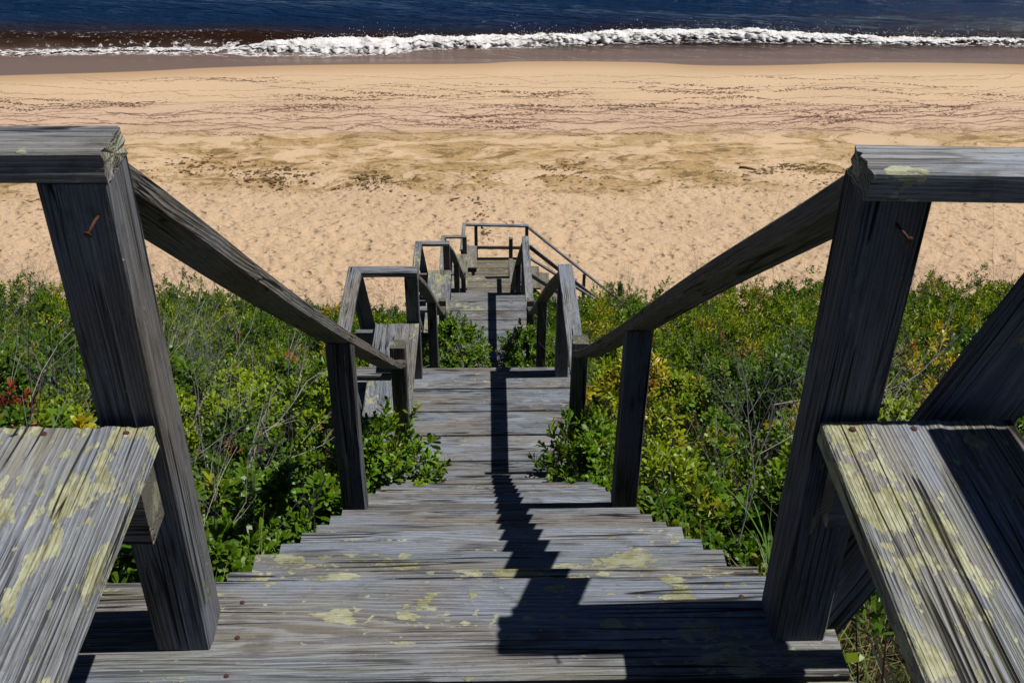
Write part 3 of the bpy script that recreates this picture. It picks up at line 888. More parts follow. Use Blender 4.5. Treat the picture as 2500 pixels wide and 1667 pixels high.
def alcove(label, z, yn, yf, xo, xi, seat, lich, tone=1.0, warm=0.0, hcap=0.865, near=True):
    """bench alcove left of a landing: posts, three cap rails with a mitred far corner, seat board and leaning supports"""
    t = thing("bench", label, "bench", ((xo + xi) / 2, (yn + yf) / 2, z), "built-in benches of the stairway")
    zc = z + hcap - 0.0195
    w = 0.089
    cap(t, (xo + w / 2, yf - w / 2, zc), (xi - 0.002, yf - w / 2, zc), AY, lich * 0.5, tone, k0=-1.0, warm=warm)
    cap(t, (xo + w / 2, yn + 0.09, zc + 0.001), (xo + w / 2, yf - w / 2, zc + 0.001), AX, lich, tone * 1.1, k1=-1.0, warm=warm)
    if near:
        cap(t, (xo, yn + 0.042, zc), (xi - PW - 0.006, yn + 0.042, zc), AY, lich * 0.4, tone, warm=warm)
    post(t, xi - PW, yf - PW - 0.001, z + 0.001, z + hcap - 0.041, lich * 0.3, 0.9 * tone, warm=warm * 0.6)
    s0, s1 = seat
    board("seat_board", t, ((s0 + s1) / 2, yn + 0.10, z + 0.461), ((s0 + s1) / 2, yf - 0.112, z + 0.461), s1 - s0, 0.038, AX, min(0.95, lich * 1.5), tone, warm, fine=True)
    for yy in (yf - 0.135, yn + 0.20):
        board("bearer", t, (xo + 0.03, yy, z + 0.377), (s1 - 0.03, yy, z + 0.377), 0.125, 0.038, UP, 0.1, 0.8)
    for yy in (yf - 0.066, yn + 0.245):
        board("back_support", t, (s0 + 0.035, yy, z - 0.25), (xo + w * 0.5, yy, z + hcap - 0.043), 0.10, 0.036, AX, 0.2, 0.85)
    return t


b2 = alcove("bench alcove left of the second landing, grey seat with lichen along its far end", Z2, 5.02, 6.262, -0.922, -0.465, (-0.760, -0.469), 0.42)
b3 = alcove("bench alcove left of the third landing, blue-grey seat thick with yellow lichen", Z3, 10.95, 12.67, -0.953, -0.497, (-0.786, -0.485), 0.62)
b4 = alcove("bench alcove left of the fourth landing with a tan speckled seat", Z4, 18.1, 19.665, -0.935, -0.415, (-0.708, -0.393), 0.6, 1.05, 0.4)


# ------------------------------------------------------------------ flight handrails with their posts
def flight_rail(label, loc, xs, pts, mid, nearp, lich=0.05, tone=0.85, out=1):
    """xs = inner side x at top and bottom; out = +1 right, -1 left; mid = (y, z0) of mid post; nearp = (y, z0, ztop)"""
    t = thing("handrail", label, "railing", loc, "sloping handrails of the stairway")
    h = 0.0445 * out
    handrail(t, xs[0] + h, xs[1] + h, pts, lich, tone, name="rail")
    ys = [p[0] for p in pts]
    zs = [p[1] for p in pts]
    for (y, z0) in mid:
        fx = xs[0] + (xs[1] - xs[0]) * (y - ys[0]) / (ys[-1] - ys[0])
        zt = float(np.interp(y + PW / 2, ys, zs)) - 0.052
        sl_ = float(np.interp(y + PW, ys, zs) - np.interp(y, ys, zs)) / PW
        post(t, fx if out > 0 else fx - PW, y, z0, zt, 0.12, 0.85, fine=True, kz1=sl_)
    if nearp:
        y, z0, zt = nearp
        post(t, xs[1] if out > 0 else xs[1] - PW, y, z0, zt, 0.1, 0.9, fine=True)
    return t


rise1 = -Z2 / 17
flight_rail("left handrail of the first flight with wavy ridged grain", (-0.5, 3.2, -1), (-0.472, -0.470), [(1.306, 0.838), (1.538, 0.655), (1.813, 0.418), (2.251, 0.060), (2.936, -0.487), (3.681, -1.067), (4.55, -1.745), (4.85, -1.985), (5.045, -2.085)], [(3.06, -rise1 * 8 + 0.001)], (5.048, Z2 + 0.001, -2.01), out=-1)
flight_rail("right handrail of the first flight with a splintered notch near its top", (0.5, 3.2, -1), (0.470, 0.468), [(1.31, 0.815), (1.445, 0.705), (1.782, 0.458), (2.346, 0.024), (3.183, -0.638), (4.237, -1.447), (4.80, -1.875), (4.952, -1.965)], [(3.06, -rise1 * 8 + 0.001)], (4.955, Z2 - 0.6, -1.925), out=1)
z_ = lambda y: np.interp(y, [6.315, 10.86], [Z2, Z3])
flight_rail("left handrail of the second flight dipping to a curved lower end", (-0.5, 8.6, -4.5), (-0.467, -0.497), [(6.27, Z2 + 0.80), (7.2, z_(7.2) + 0.83), (9.0, z_(9.0) + 0.83), (10.3, z_(10.3) + 0.84), (10.7, z_(10.7) + 0.86), (10.93, Z3 + 0.93)], [(8.6, float(z_(8.6)) - 0.2)], (10.935, Z3 - 0.5, Z3 + 1.0), out=-1)
flight_rail("right handrail of the second flight dropping behind the second landing", (0.5, 8.6, -4.5), (0.470, 0.466), [(6.29, Z2 + 0.80), (7.2, z_(7.2) + 0.83), (9.0, z_(9.0) + 0.83), (10.3, z_(10.3) + 0.84), (10.7, z_(10.7) + 0.88), (10.88, Z3 + 0.95)], [(8.6, float(z_(8.6)) - 0.2)], (10.885, Z3 - 0.5, Z3 + 1.02), out=1)
y_ = lambda y: np.interp(y, [12.775, 17.98], [Z3, Z4])
flight_rail("left handrail of the third flight seen past the third bench", (-0.5, 15.3, -8), (-0.497, -0.415), [(12.68, Z3 + 0.80), (14, y_(14) + 0.83), (16.5, y_(16.5) + 0.83), (17.98, Z4 + 0.86)], [(15.3, float(y_(15.3)) - 0.2)], (17.985, Z4 - 0.5, Z4 + 0.95), out=-1)
flight_rail("right handrail of the third flight seen past the third landing", (0.5, 15.3, -8), (0.470, 0.45), [(12.79, Z3 + 0.80), (14, y_(14) + 0.83), (16.5, y_(16.5) + 0.80), (17.98, Z4 + 0.62)], [(15.3, float(y_(15.3)) - 0.2)], (17.985, Z4 - 0.5, Z4 + 0.7), out=1)


# level guard rails right of the landings
def guard(label, loc, x, yn, yf, z, h, lich, tone=1.05, hpost=None):
    t = thing("guard_rail", label, "railing", loc, "level guard rails of the landings")
    cap(t, (x + 0.047, yn, z + h - 0.0195), (x + 0.047, yf, z + h - 0.0195), AX, lich, tone, W=0.094)
    post(t, x + 0.001, yf - PW - 0.004, z + 0.001, z + h - 0.041, 0.1, 0.9, fine=True)
    return t


guard("grey level cap rail with long checks, right of the second landing", (0.5, 5.7, Z2), 0.468, 5.047, 6.275, Z2, 0.865, 0.28, 1.15)
guard("level cap rail flecked with lichen, right of the third landing", (0.5, 11.9, Z3), 0.462, 10.977, 12.785, Z3, 0.865, 0.5, 1.15)
t = thing("guard_rail", "low rail with a taller post, right of the fourth landing", "railing", (0.48, 18.8, Z4), "level guard rails of the landings")
post(t, 0.445, 19.38, Z4 + 0.001, Z4 + 0.92, 0.2, 0.9, w=0.08)
cap(t, (0.487, 18.075, Z4 + 0.455), (0.487, 19.375, Z4 + 0.455), AX, 0.55, 1.05, W=0.085, warm=0.4)

# lowest landing: end rails and left side
t = thing("guard_rail", "end railing across the lowest landing with top and middle rail", "railing", (0.2, 21.45, Z5), "level guard rails of the landings")
board("top_rail", t, (-0.465, 21.425, -9.862), (0.93, 21.425, -9.905), 0.085, 0.038, AY, 0.35, 0.95)
for x in (-0.28, 0.853):
    post(t, x, 21.385, Z5 + 0.002, -9.886 if x < 0 else -9.924, 0.1, 0.85, w=0.073, d=0.073)
board("middle_rail", t, (-0.45, 21.361, -10.40), (0.93, 21.361, -10.42), 0.075, 0.036, UP, 0.2, 0.95)
cap(t, (-0.545, 20.25, -9.858), (-0.502, 21.46, -9.858), AX, 0.45, 1.0, W=0.078)
post(t, -0.56, 20.26, Z5 + 0.001, -9.88, 0.2, 0.85, w=0.075, d=0.075)
t = thing("bench", "narrow speckled bench at the left end of the lowest landing", "bench", (-0.35, 20.8, Z5), "built-in benches of the stairway")
board("seat_board", t, (-0.345, 20.25, Z5 + 0.42), (-0.345, 21.20, Z5 + 0.42), 0.25, 0.038, AX, 0.6, 1.05, 0.4)
for y in (20.35, 21.10):
    board("bearer", t, (-0.46, y, Z5 + 0.335), (-0.23, y, Z5 + 0.335), 0.125, 0.038, UP, 0.1, 0.8)
    board("seat_leg", t, (-0.30, y + 0.045, Z5 + 0.001), (-0.30, y + 0.045, Z5 + 0.27), 0.07, 0.04, AX, 0.1, 0.8)

# side flight railings
t = thing("handrail", "far sloping railing of the last flight running down to the right", "railing", (1.9, 21.4, -10.9), "sloping handrails of the stairway")
board("rail", t, (0.94, 21.425, -9.955), (3.25, 21.425, -12.02), 0.085, 0.04, AY, 0.1, 0.9)
board("middle_rail", t, (0.945, 21.365, -10.385), (3.2, 21.365, -12.38), 0.09, 0.036, UP, 0.1, 0.85)
for x in (2.19, 3.12):
    zt = -9.955 - (x + 0.07 - 0.94) * 0.894 - 0.03
    post(t, x, 21.385, zt - 1.05, zt, 0.1, 0.85, w=0.07, d=0.07)
t = thing("handrail", "near sloping railing of the last flight beside the treads", "railing", (1.9, 20.4, -10.9), "sloping handrails of the stairway")
board("rail", t, (0.90, 20.36, -10.10), (3.15, 20.36, -11.72), 0.085, 0.04, AY, 0.1, 0.95)
board("middle_rail", t, (0.93, 20.315, -10.50), (3.1, 20.315, -12.10), 0.085, 0.036, UP, 0.1, 0.95)
post(t, 0.86, 20.325, Z5 - 0.9, -10.115, 0.1, 0.85, w=0.07, d=0.07)
post(t, 2.9, 20.325, -12.75, -11.60, 0.1, 0.85, w=0.07, d=0.07)

# ------------------------------------------------------------------ seaweed clumps on the sand
def blobs(name, items, mat, zfun, k=7, rings=((0.6, 0.24), (1.0, -0.03))):
    V, F3 = [], []
    for (x, y, r, a, el) in items:
        z = float(zfun(x, y))
        n0 = len(V)
        V.append((x, y, z + r * 0.32))
        ca, sa = math.cos(a), math.sin(a)
        for ring, h in rings:
            for j in range(k):
                t = 2 * math.pi * j / k
                q = r * ring * random.uniform(0.25, 1.45)
                u, v = q * math.cos(t) * el, q * math.sin(t)
                V.append((x + u * ca - v * sa, y + u * sa + v * ca, z + r * h * 0.7 * random.uniform(0.3, 1.5)))
        for j in range(k):
            F3.append((n0, n0 + 1 + j, n0 + 1 + (j + 1) % k))
            a1, a2 = n0 + 1 + j, n0 + 1 + (j + 1) % k
            if len(rings) > 1:
                F3.append((a1, a1 + k, a2 + k))
                F3.append((a1, a2 + k, a2))
    return mesh_np(name, np.array(V), None, F3)


ip = lambda x, y: float(np.interp(y, _gy, _gz))
items = []
for _ in range(16000):
    x = random.uniform(-19, 20)
    y = random.uniform(24.5, 39.0)
    n1 = float(fbm(x * 0.35 + 31, y * 0.9 + 7, 3))
    d = math.exp(-((y - 30.2 - 0.6 * math.sin(x * 0.35)) / 1.1) ** 2) * 1.0 + 0.12 + 0.35 * math.exp(-((y - 37.0) / 1.2) ** 2)
    if y < 28:
        d *= 0.35
    if n1 < 0.53 or random.random() > d:
        continue
    r = random.uniform(0.005, 0.020) * (1.5 if n1 > 0.6 and 28 < y < 32 else 1.0)
    items.append((x, y, r, random.uniform(-0.8, 0.8), random.uniform(1.0, 3.4)))
# patchy drifts
for cx, cy, sx_, n in ((-5.2, 30.3, 1.9, 500), (-2.9, 29.6, 1.2, 260), (-7.5, 31.3, 1.4, 260), (9.5, 31.0, 1.3, 420), (3.5, 31.0, 1.5, 260), (13.0, 29.4, 1.6, 140), (-11.5, 28.6, 1.4, 150), (6.5, 30.0, 1.6, 200), (0.5, 30.4, 1.4, 140), (14.5, 31.5, 1.5, 150)):
    for _ in range(n):
        x, y = random.gauss(cx, sx_), random.gauss(cy, 0.42)
        d = float(fbm(x * 1.1 + 5, y * 2.6 + 9, 3))
        if d < 0.52:
            continue
        items.append((x, y, random.uniform(0.008, 0.030) * (1.0 + 3.0 * (d - 0.52)), random.uniform(-0.7, 0.7), random.uniform(1, 3.2)))
for _ in range(46):
    t_ = random.random()
    items.append((0.05 - 0.35 * t_ + random.gauss(0, 0.10), 25.9 + 3.4 * t_, random.uniform(0.02, 0.06), random.uniform(0, 3), random.uniform(1, 1.5)))
struct(link("seaweed", blobs("seaweed", items, M_WEED, ip), M_WEED), "stuff", "dark scraps of dried seaweed strewn over the sand")
wr = []
for k_ in range(17):
    y0 = random.choice((34.3, 34.9, 35.4, 35.9, 36.4, 36.9, 37.6, 38.3, 39.0, 39.6)) + random.uniform(-0.3, 0.3)
    sd = random.uniform(0, 200)
    x = rng.uniform(-21, 23, 2300)
    one = np.ones_like(x)
    q = vnoise(x * 0.16 + sd, one * sd)
    q2 = fbm(x * 0.6 + sd, one * sd * 1.7, 3)
    dens = fbm(x * 0.5 + sd * 3, one * k_ * 1.3, 2)
    y = y0 + (q - 0.5) * 2.6 + (q2 - 0.5) * 1.0 + rng.normal(0, 1, len(x)) * (0.022 + 0.06 * (dens > 0.60))
    ok = (rng.random(len(x)) < np.clip((dens - 0.34) * 3.0, 0.04, 1.0)) & (y > 33.6) & (y < 40.2)
    for a_, b_ in zip(x[ok], y[ok]):
        wr.append((float(a_), float(b_), random.uniform(0.007, 0.024), random.uniform(-0.6, 0.6), random.uniform(1.2, 4.0)))
M_WRACK = make_plain("wrack_weed", (0.165, 0.085, 0.060), 0.85, 0.2, 0.5, 25)
struct(link("wrack_line", blobs("wrack_line", wr, M_WRACK, ip, 6, ((1.0, -0.03),)), M_WRACK), "stuff", "thin reddish-brown wrack lines of weed scraps on the upper beach")
V, F4, F3 = tube([(7.92, 31.05, ip(8, 31) + 0.03), (8.1, 30.98, ip(8, 31) + 0.05), (8.42, 30.86, ip(8, 31) + 0.03)], [0.03, 0.035, 0.015], 7)
tag(link("driftwood_stick", mesh_np("driftwood_stick", V, F4, F3, True), M_WEED), "dark driftwood stick lying on the sand beyond the right handrail", "driftwood")

# ------------------------------------------------------------------ vegetation
def norm(a):
    return a / (np.linalg.norm(a, axis=-1, keepdims=True) + 1e-9)


LV_N = np.array([(0, 0, 0), (0.50, -0.78, 0.025), (0.50, 0.78, 0.025), (0.86, -0.78, 0.005), (0.86, 0.78, 0.005), (1.0, 0, -0.05)])
LF_N = np.array([(0, 2, 1), (1, 2, 4), (1, 4, 3), (3, 4, 5)])
LV_F = np.array([(0, 0, 0), (0.66, -0.95, 0.05), (0.66, 0.95, 0.05), (1.0, 0, -0.04)])
LF_F = np.array([(0, 3, 1), (0, 2, 3)])


def leaf_geo(pos, d, up, ln, wd, col, tmpl):
    V0, F0 = tmpl
    n, k = len(pos), len(V0)
    x = norm(d)
    z = norm(up - x * (up * x).sum(-1, keepdims=True))
    y = np.cross(z, x)
    V = pos[:, None] + x[:, None] * (V0[None, :, 0:1] * ln[:, None, None]) + y[:, None] * (V0[None, :, 1:2] * wd[:, None, None]) + z[:, None] * (V0[None, :, 2:3] * ln[:, None, None] * 2.0)
    F = F0[None] + (np.arange(n) * k)[:, None, None]
    C = np.repeat(col[:, None], k, 1)
    return V.reshape(-1, 3), F.reshape(-1, 3), C.reshape(-1, 3)


def sprig_leaves(pos, ax, size, col, nl):
    """whorled shoots: nl leaves up each stem, tighter and more upright toward the tip"""
    n = len(pos)
    k = np.arange(nl)
    t = (k + rng.random((n, nl)) * 0.7) / nl
    ang = k * 2.4 + rng.random((n, 1)) * 6.28 + rng.normal(0, 0.25, (n, nl))
    el = np.radians(74 - 52 * t + rng.normal(0, 10, (n, nl)))
    a = norm(ax)
    u = norm(np.cross(a, np.array([0.31, 0.95, 0.05])))
    v = np.cross(a, u)
    rad = u[:, None] * np.cos(ang)[..., None] + v[:, None] * np.sin(ang)[..., None]
    d = a[:, None] * np.cos(el)[..., None] + rad * np.sin(el)[..., None]
    up = a[:, None] * np.sin(el)[..., None] - rad * np.cos(el)[..., None] + rng.normal(0, 0.22, (n, nl, 3))
    p = pos[:, None] + a[:, None] * (t * 0.11 * size[:, None])[..., None]
    ln = (0.062 + 0.026 * rng.random((n, nl))) * size[:, None] * (1.08 - 0.35 * t)
    wd = ln * (0.175 + 0.05 * rng.random((n, nl)))
    c = col[:, None] * (0.72 + 0.56 * rng.random((n, nl, 1)))
    c = c * np.array([1, 1, 1]) + (t[..., None] * np.array([0.020, 0.018, 0.001]))
    r = lambda q: q.reshape(-1, *q.shape[2:])
    return r(p), r(d), r(up), r(ln), r(wd), np.clip(r(c), 0.002, 0.9)


def tint_for(x, y, n):
    """leaf colour of the shrub a sprig belongs to"""
    g = np.array([0.066, 0.145, 0.003])
    lime = np.array([0.30, 0.37, 0.006])
    dark = np.array([0.022, 0.068, 0.003])
    yel = np.array([0.36, 0.29, 0.008])
    oran = np.array([0.26, 0.10, 0.012])
    q = fbm(x * 0.9 + 11, y * 0.9 + 23, 2)
    c = g[None] + (q[:, None] - 0.5) * 2.2 * (lime - g)[None] * (q[:, None] > 0.5) + (0.5 - q[:, None]) * 2.2 * (dark - g)[None] * (q[:, None] <= 0.5)
    w = fbm(x * 1.3 + 70, y * 1.1 + 3, 3)
    near_y = np.exp(-((x - 1.15) / 0.75) ** 2 - ((y - 6.2) / 1.5) ** 2) * 0.24 + np.exp(-((x - 2.6) / 1.2) ** 2 - ((y - 8.0) / 1.8) ** 2) * 0.12
    ym = np.clip((w + near_y - 0.62 - 0.06 * (x < 0)) * 7, 0, 1) * (rng.random(len(x)) < 0.8)
    c = c * (1 - ym[:, None]) + yel[None] * ym[:, None]
    om = (rng.random(len(x)) < 0.002 + 0.035 * ym)
    c[om] = oran
    return c


def twig_geo(segs):
    """segs: arrays p0,p1,r0,r1 -> three-sided tapered twigs"""
    p0, p1, r0, r1 = segs
    d = norm(p1 - p0)
    u = norm(np.cross(d, np.array([0.37, 0.2, 0.9])))
    v = np.cross(d, u)
    V = []
    for p, r in ((p0, r0), (p1, r1)):
        for k in range(3):
            t = 2.094 * k
            V.append(p + (u * math.cos(t) + v * math.sin(t)) * r[:, None])
    V = np.stack(V, 1)
    F0 = np.array([(0, 1, 4), (0, 4, 3), (1, 2, 5), (1, 5, 4), (2, 0, 3), (2, 3, 5)])
    F = F0[None] + (np.arange(len(p0)) * 6)[:, None, None]
    return V.reshape(-1, 3), F.reshape(-1, 3)


def branch(p, d, L, r, depth, out, spread=0.55, lift=0.15):
    n = 3
    for i in range(n):
        q = p + d * (L / n)
        out.append((p, q, r, r * 0.82))
        p, r = q, r * 0.82
        d = d + np.array([random.gauss(0, 0.14), random.gauss(0, 0.14), random.gauss(lift * 0.3, 0.10)])
        d = d / np.linalg.norm(d)
        if depth > 0 and (i > 0 or random.random() < 0.5):
            for _ in range(random.choice((1, 1, 2))):
                e = d + np.array([random.gauss(0, spread), random.gauss(0, spread), random.gauss(lift, spread * 0.6)])
                e = e / np.linalg.norm(e)
                branch(p, e, L * random.uniform(0.5, 0.75), r * 0.68, depth - 1, out, spread, lift)


def segs_np(out):
    return (np.array([o[0] for o in out]), np.array([o[1] for o in out]), np.array([o[2] for o in out]), np.array([o[3] for o in out]))


# canopy height above the ground (rises away from the stairs, low beside the upper flight)
def canopy_h(x, y):
    h = np.interp(y, [0.8, 1.6, 2.6, 3.6, 5.0, 12, 19.0, 20.2], [0.18, 0.28, 0.52, 0.80, 0.86, 0.82, 0.80, 0.35])
    h = h + 0.22 * np.clip((np.abs(x) - 1.0) / 3.0, 0, 1) * np.clip((y - 2) / 2, 0, 1)
    h = h + (fbm(x * 0.55 + 90, y * 0.2, 3) - 0.5) * 0.75 * np.clip((y - 14) / 3, 0, 1)
    h = h + 0.30 * np.clip((np.abs(x) - 2.5) / 4.0, 0, 1) * np.clip((y - 13) / 3, 0, 1) * np.clip((19.9 - y) / 0.8, 0, 1)
    h = h - 0.25 * np.exp(-((x + 2.6) / 1.6) ** 2) * np.clip((y - 14) / 4, 0, 1)
    return h


mounds = []
cell = 0.62
yy_ = 0.95
while yy_ < 20.0:
    xm = 1.6 + 0.58 * yy_
    xx_ = -xm
    while xx_ < xm:
        mx, my = xx_ + random.uniform(-0.25, 0.25), yy_ + random.uniform(-0.25, 0.25)
        xx_ += cell
        r = random.uniform(0.34, 0.62)
        lim = 0.62 + r * 0.42
        if my < 2.2:
            lim = 0.70 + r * 0.5
        lft = lim
        for (a, b) in ((4.9, 6.4), (10.7, 12.8), (17.9, 21.6)):
            if a - 0.15 < my < b + 0.2:
                lft = 1.0 + r * 0.5
        if -lft < mx < lim:
            continue
        if my < 1.75 and abs(mx) < 1.25 + r and my < 1.35:
            continue
        if my < 1.3 and mx < 0:
            continue
        mounds.append((mx, my, r))
    yy_ += cell * 0.86

mounds += [(-1.08, 3.15, 0.42), (-1.05, 3.55, 0.45), (-1.15, 3.95, 0.45), (-1.02, 2.55, 0.36), (1.05, 3.3, 0.42), (1.08, 3.9, 0.42), (-1.5, 3.3, 0.5), (-1.3, 2.2, 0.36)]
SP = {"near": [], "far": []}
for mx, my, r in mounds:
    h = float(canopy_h(mx, my)) * random.uniform(0.62, 1.15)
    near = my < 8.0
    n = int((165 if my < 4.5 else 130 if near else 68 if my < 13 else 56) * (r / 0.48) ** 2)
    kc = max(4, int(9 * (r / 0.48) ** 2))
    cu_ = rng.random(kc) ** 0.75
    ct_ = rng.random(kc) * 6.283
    cs_ = np.sqrt(1 - cu_ * cu_)
    cdir = np.stack([cs_ * np.cos(ct_), cs_ * np.sin(ct_), cu_], 1)
    cf = 0.72 + 0.36 * rng.random(kc)
    ci = rng.integers(0, kc, n)
    nr = norm(cdir[ci] + rng.normal(0, 0.135, (n, 3)))
    nr[:, 2] = np.abs(nr[:, 2])
    f = cf[ci] * (1 - 0.22 * rng.random(n))
    px = mx + nr[:, 0] * r * f * 1.12
    py = my + nr[:, 1] * r * f * 1.12
    gz = ground_z(px, py)
    pz = gz + h * (0.12 + 0.88 * nr[:, 2] * f)
    ax = norm(nr * 0.75 + np.array([0, 0, 0.75]) + rng.normal(0, 0.32, (n, 3)))
    P = np.stack([px, py, pz], 1)
    ok = ~((np.abs(px) < 0.61) & (py > 1.0) & (py < 20.2))
    ok &= ~((px > -1.02) & (px < -0.4) & (((py > 4.95) & (py < 6.35)) | ((py > 10.85) & (py < 12.8)) | ((py > 18.0) & (py < 21.6))) )
    ok &= ~((px > 0.4) & (px < 3.3) & (py > 20.25) & (py < 21.5))
    ok &= ~((py < 1.36) & (px > -1.2) & (px < 0.64))
    SP["near" if near else "far"].append((P[ok], ax[ok]))

for side_name, sgn, lab in (("left", -1, "dense green shrub thicket on the bluff left of the stairway"), ("right", 1, "dense shrub thicket, partly yellowed, on the bluff right of the stairway")):
    VV_, FF_, CC_ = [], [], []
    off = 0
    for key, tm, nl, sz in (("near", (LV_N, LF_N), 13, 1.0), ("far", (LV_F, LF_F), 10, 1.20)):
        P = np.concatenate([a for a, b in SP[key]])
        A = np.concatenate([b for a, b in SP[key]])
        s = (P[:, 0] * sgn) > 0
        P, A = P[s], A[s]
        size = sz * (0.55 + 0.55 * rng.random(len(P)))
        col = tint_for(P[:, 0], P[:, 1], len(P))
        V, F, C = leaf_geo(*sprig_leaves(P, A, size, col, nl), tm)
        VV_.append(V)
        FF_.append(F + off)
        CC_.append(C)
        off += len(V)
    me = mesh_np("shrub_thicket", np.concatenate(VV_), None, np.concatenate(FF_), attrs={"tint": ('FLOAT_COLOR', np.concatenate(CC_))})
    struct(link("shrub_thicket", me, M_LEAF), "stuff", lab)

# stems and bare twigs through the thicket
out, tcol = [], []
for mx, my, r in mounds:
    if my > 10 and my < 17.5 and random.random() < 0.72:
        continue
    for _ in range(2 if my < 8 else 1):
        x, y = mx + random.gauss(0, 0.2), my + random.gauss(0, 0.2)
        if (abs(x) < 0.72 or (-1.05 < x < 0 and my > 4.8)) or (y < 1.35 and -1.2 < x < 0.66):
            continue
        z = float(ground_z(x, y))
        n0 = len(out)
        h = float(canopy_h(x, y))
        d = np.array([random.gauss(0, 0.35), random.gauss(0, 0.35), 1.0])
        d /= np.linalg.norm(d)
        branch(np.array([x, y, z]), d, h * random.uniform(0.55, 0.95), random.uniform(0.004, 0.008), 2, out, 0.6, 0.2)
        pale = random.random() ** 3
        tcol += [(0.42 * pale + 0.05, 0.39 * pale + 0.045, 0.39 * pale + 0.045)] * (len(out) - n0)
for _ in range(42):
    x, y = random.uniform(-3.2, -0.95), random.uniform(2.4, 8.5)
    if random.random() < 0.4:
        x, y = random.uniform(0.95, 3.2), random.uniform(2.4, 8.0)
    if 4.7 < y < 6.5 and -1.1 < x < 0:
        continue
    n0 = len(out)
    branch(np.array([x, y, float(ground_z(x, y)) + 0.15]), norm(np.array([random.gauss(0, 0.4), random.gauss(-0.1, 0.4), 1.0])), float(canopy_h(x, y)) * random.uniform(0.7, 1.0), 0.006, 2, out, 0.6, 0.2)
    tcol += [(0.42, 0.40, 0.42)] * (len(out) - n0)
for _ in range(90):
    x, y = random.uniform(-14, 14), random.uniform(18.2, 19.6)
    if -1.2 < x < 1.2:
        continue
    n0 = len(out)
    branch(np.array([x, y, float(ground_z(x, y)) + 0.1]), norm(np.array([random.gauss(0, 0.3), random.gauss(0, 0.3), 1.0])), float(canopy_h(x, y)) * random.uniform(0.7, 1.25), 0.007, 2, out, 0.55, 0.2)
    k_ = random.uniform(0.4, 1.0)
    tcol += [(0.30 * k_, 0.26 * k_, 0.25 * k_)] * (len(out) - n0)
V, F = twig_geo(segs_np(out))
me = mesh_np("bare_twigs", V, None, F, attrs={"tint": ('FLOAT_COLOR', np.repeat(np.array(tcol), 6, 0))})
struct(link("bare_twigs", me, M_TWIG), "stuff", "pale bare twigs sticking out of the shrub thicket")


def bare_shrub(label, x, y, h, n, spread=0.55, r=0.008, z=None, tint=(0.38, 0.35, 0.35), lean=(0, 0), depth=3):
    out = []
    z0 = float(ground_z(x, y)) if z is None else z
    for _ in range(n):
        d = np.array([lean[0] + random.gauss(0, 0.35), lean[1] + random.gauss(0, 0.3), 1.0])
        d /= np.linalg.norm(d)
        branch(np.array([random.gauss(0, 0.03), random.gauss(0, 0.03), 0.0]), d, h * random.uniform(0.5, 0.75), r, depth, out, spread, 0.18)
    V, F = twig_geo(segs_np(out))
    V = V
    me = mesh_np("branches", V, None, F, attrs={"tint": ('FLOAT_COLOR', np.tile(tint, (len(V), 1)))})
    o = link("bare_shrub", me, M_TWIG, None, Matrix.Translation((x, y, z0)))
    return tag(o, label, "shrub", "bare dead shrubs in the thicket")


bare_shrub("pale dead shrub with forked white limbs left of the first flight", -1.55, 4.6, 1.15, 3, r=0.012)
bare_shrub("whitish dead branches low in the gap beside the upper left treads", -0.98, 2.75, 0.85, 2, r=0.008, lean=(-0.25, 0.1))
bare_shrub("dense tangle of silvery dead twigs left of the second bench", -2.3, 7.2, 1.25, 6, r=0.009)
bare_shrub("silvery dead shrub standing among leaves right of the right middle post", 1.75, 5.0, 1.2, 4, r=0.011)
bare_shrub("small white dead shrub farther right in the right-hand thicket", 2.7, 6.2, 1.15, 4, r=0.010)
bare_shrub("dark leafless shrub on the skyline of the right-hand thicket", 3.05, 18.9, 1.45, 7, tint=(0.13, 0.10, 0.09))
bare_shrub("leafless twiggy shrub on the far left skyline", -8.9, 18.8, 1.35, 8, tint=(0.16, 0.13, 0.12))
bare_shrub("leafless shrub on the skyline behind the right foreground post", 9.0, 18.9, 1.4, 7, tint=(0.22, 0.20, 0.20))
bare_shrub("small leafless sprig on the skyline left of the second bench", -2.75, 16.6, 1.25, 3, tint=(0.12, 0.10, 0.09))
bare_shrub("grey twiggy shrub seen through the second bench rails", -1.7, 16.8, 1.35, 6, tint=(0.22, 0.20, 0.19))


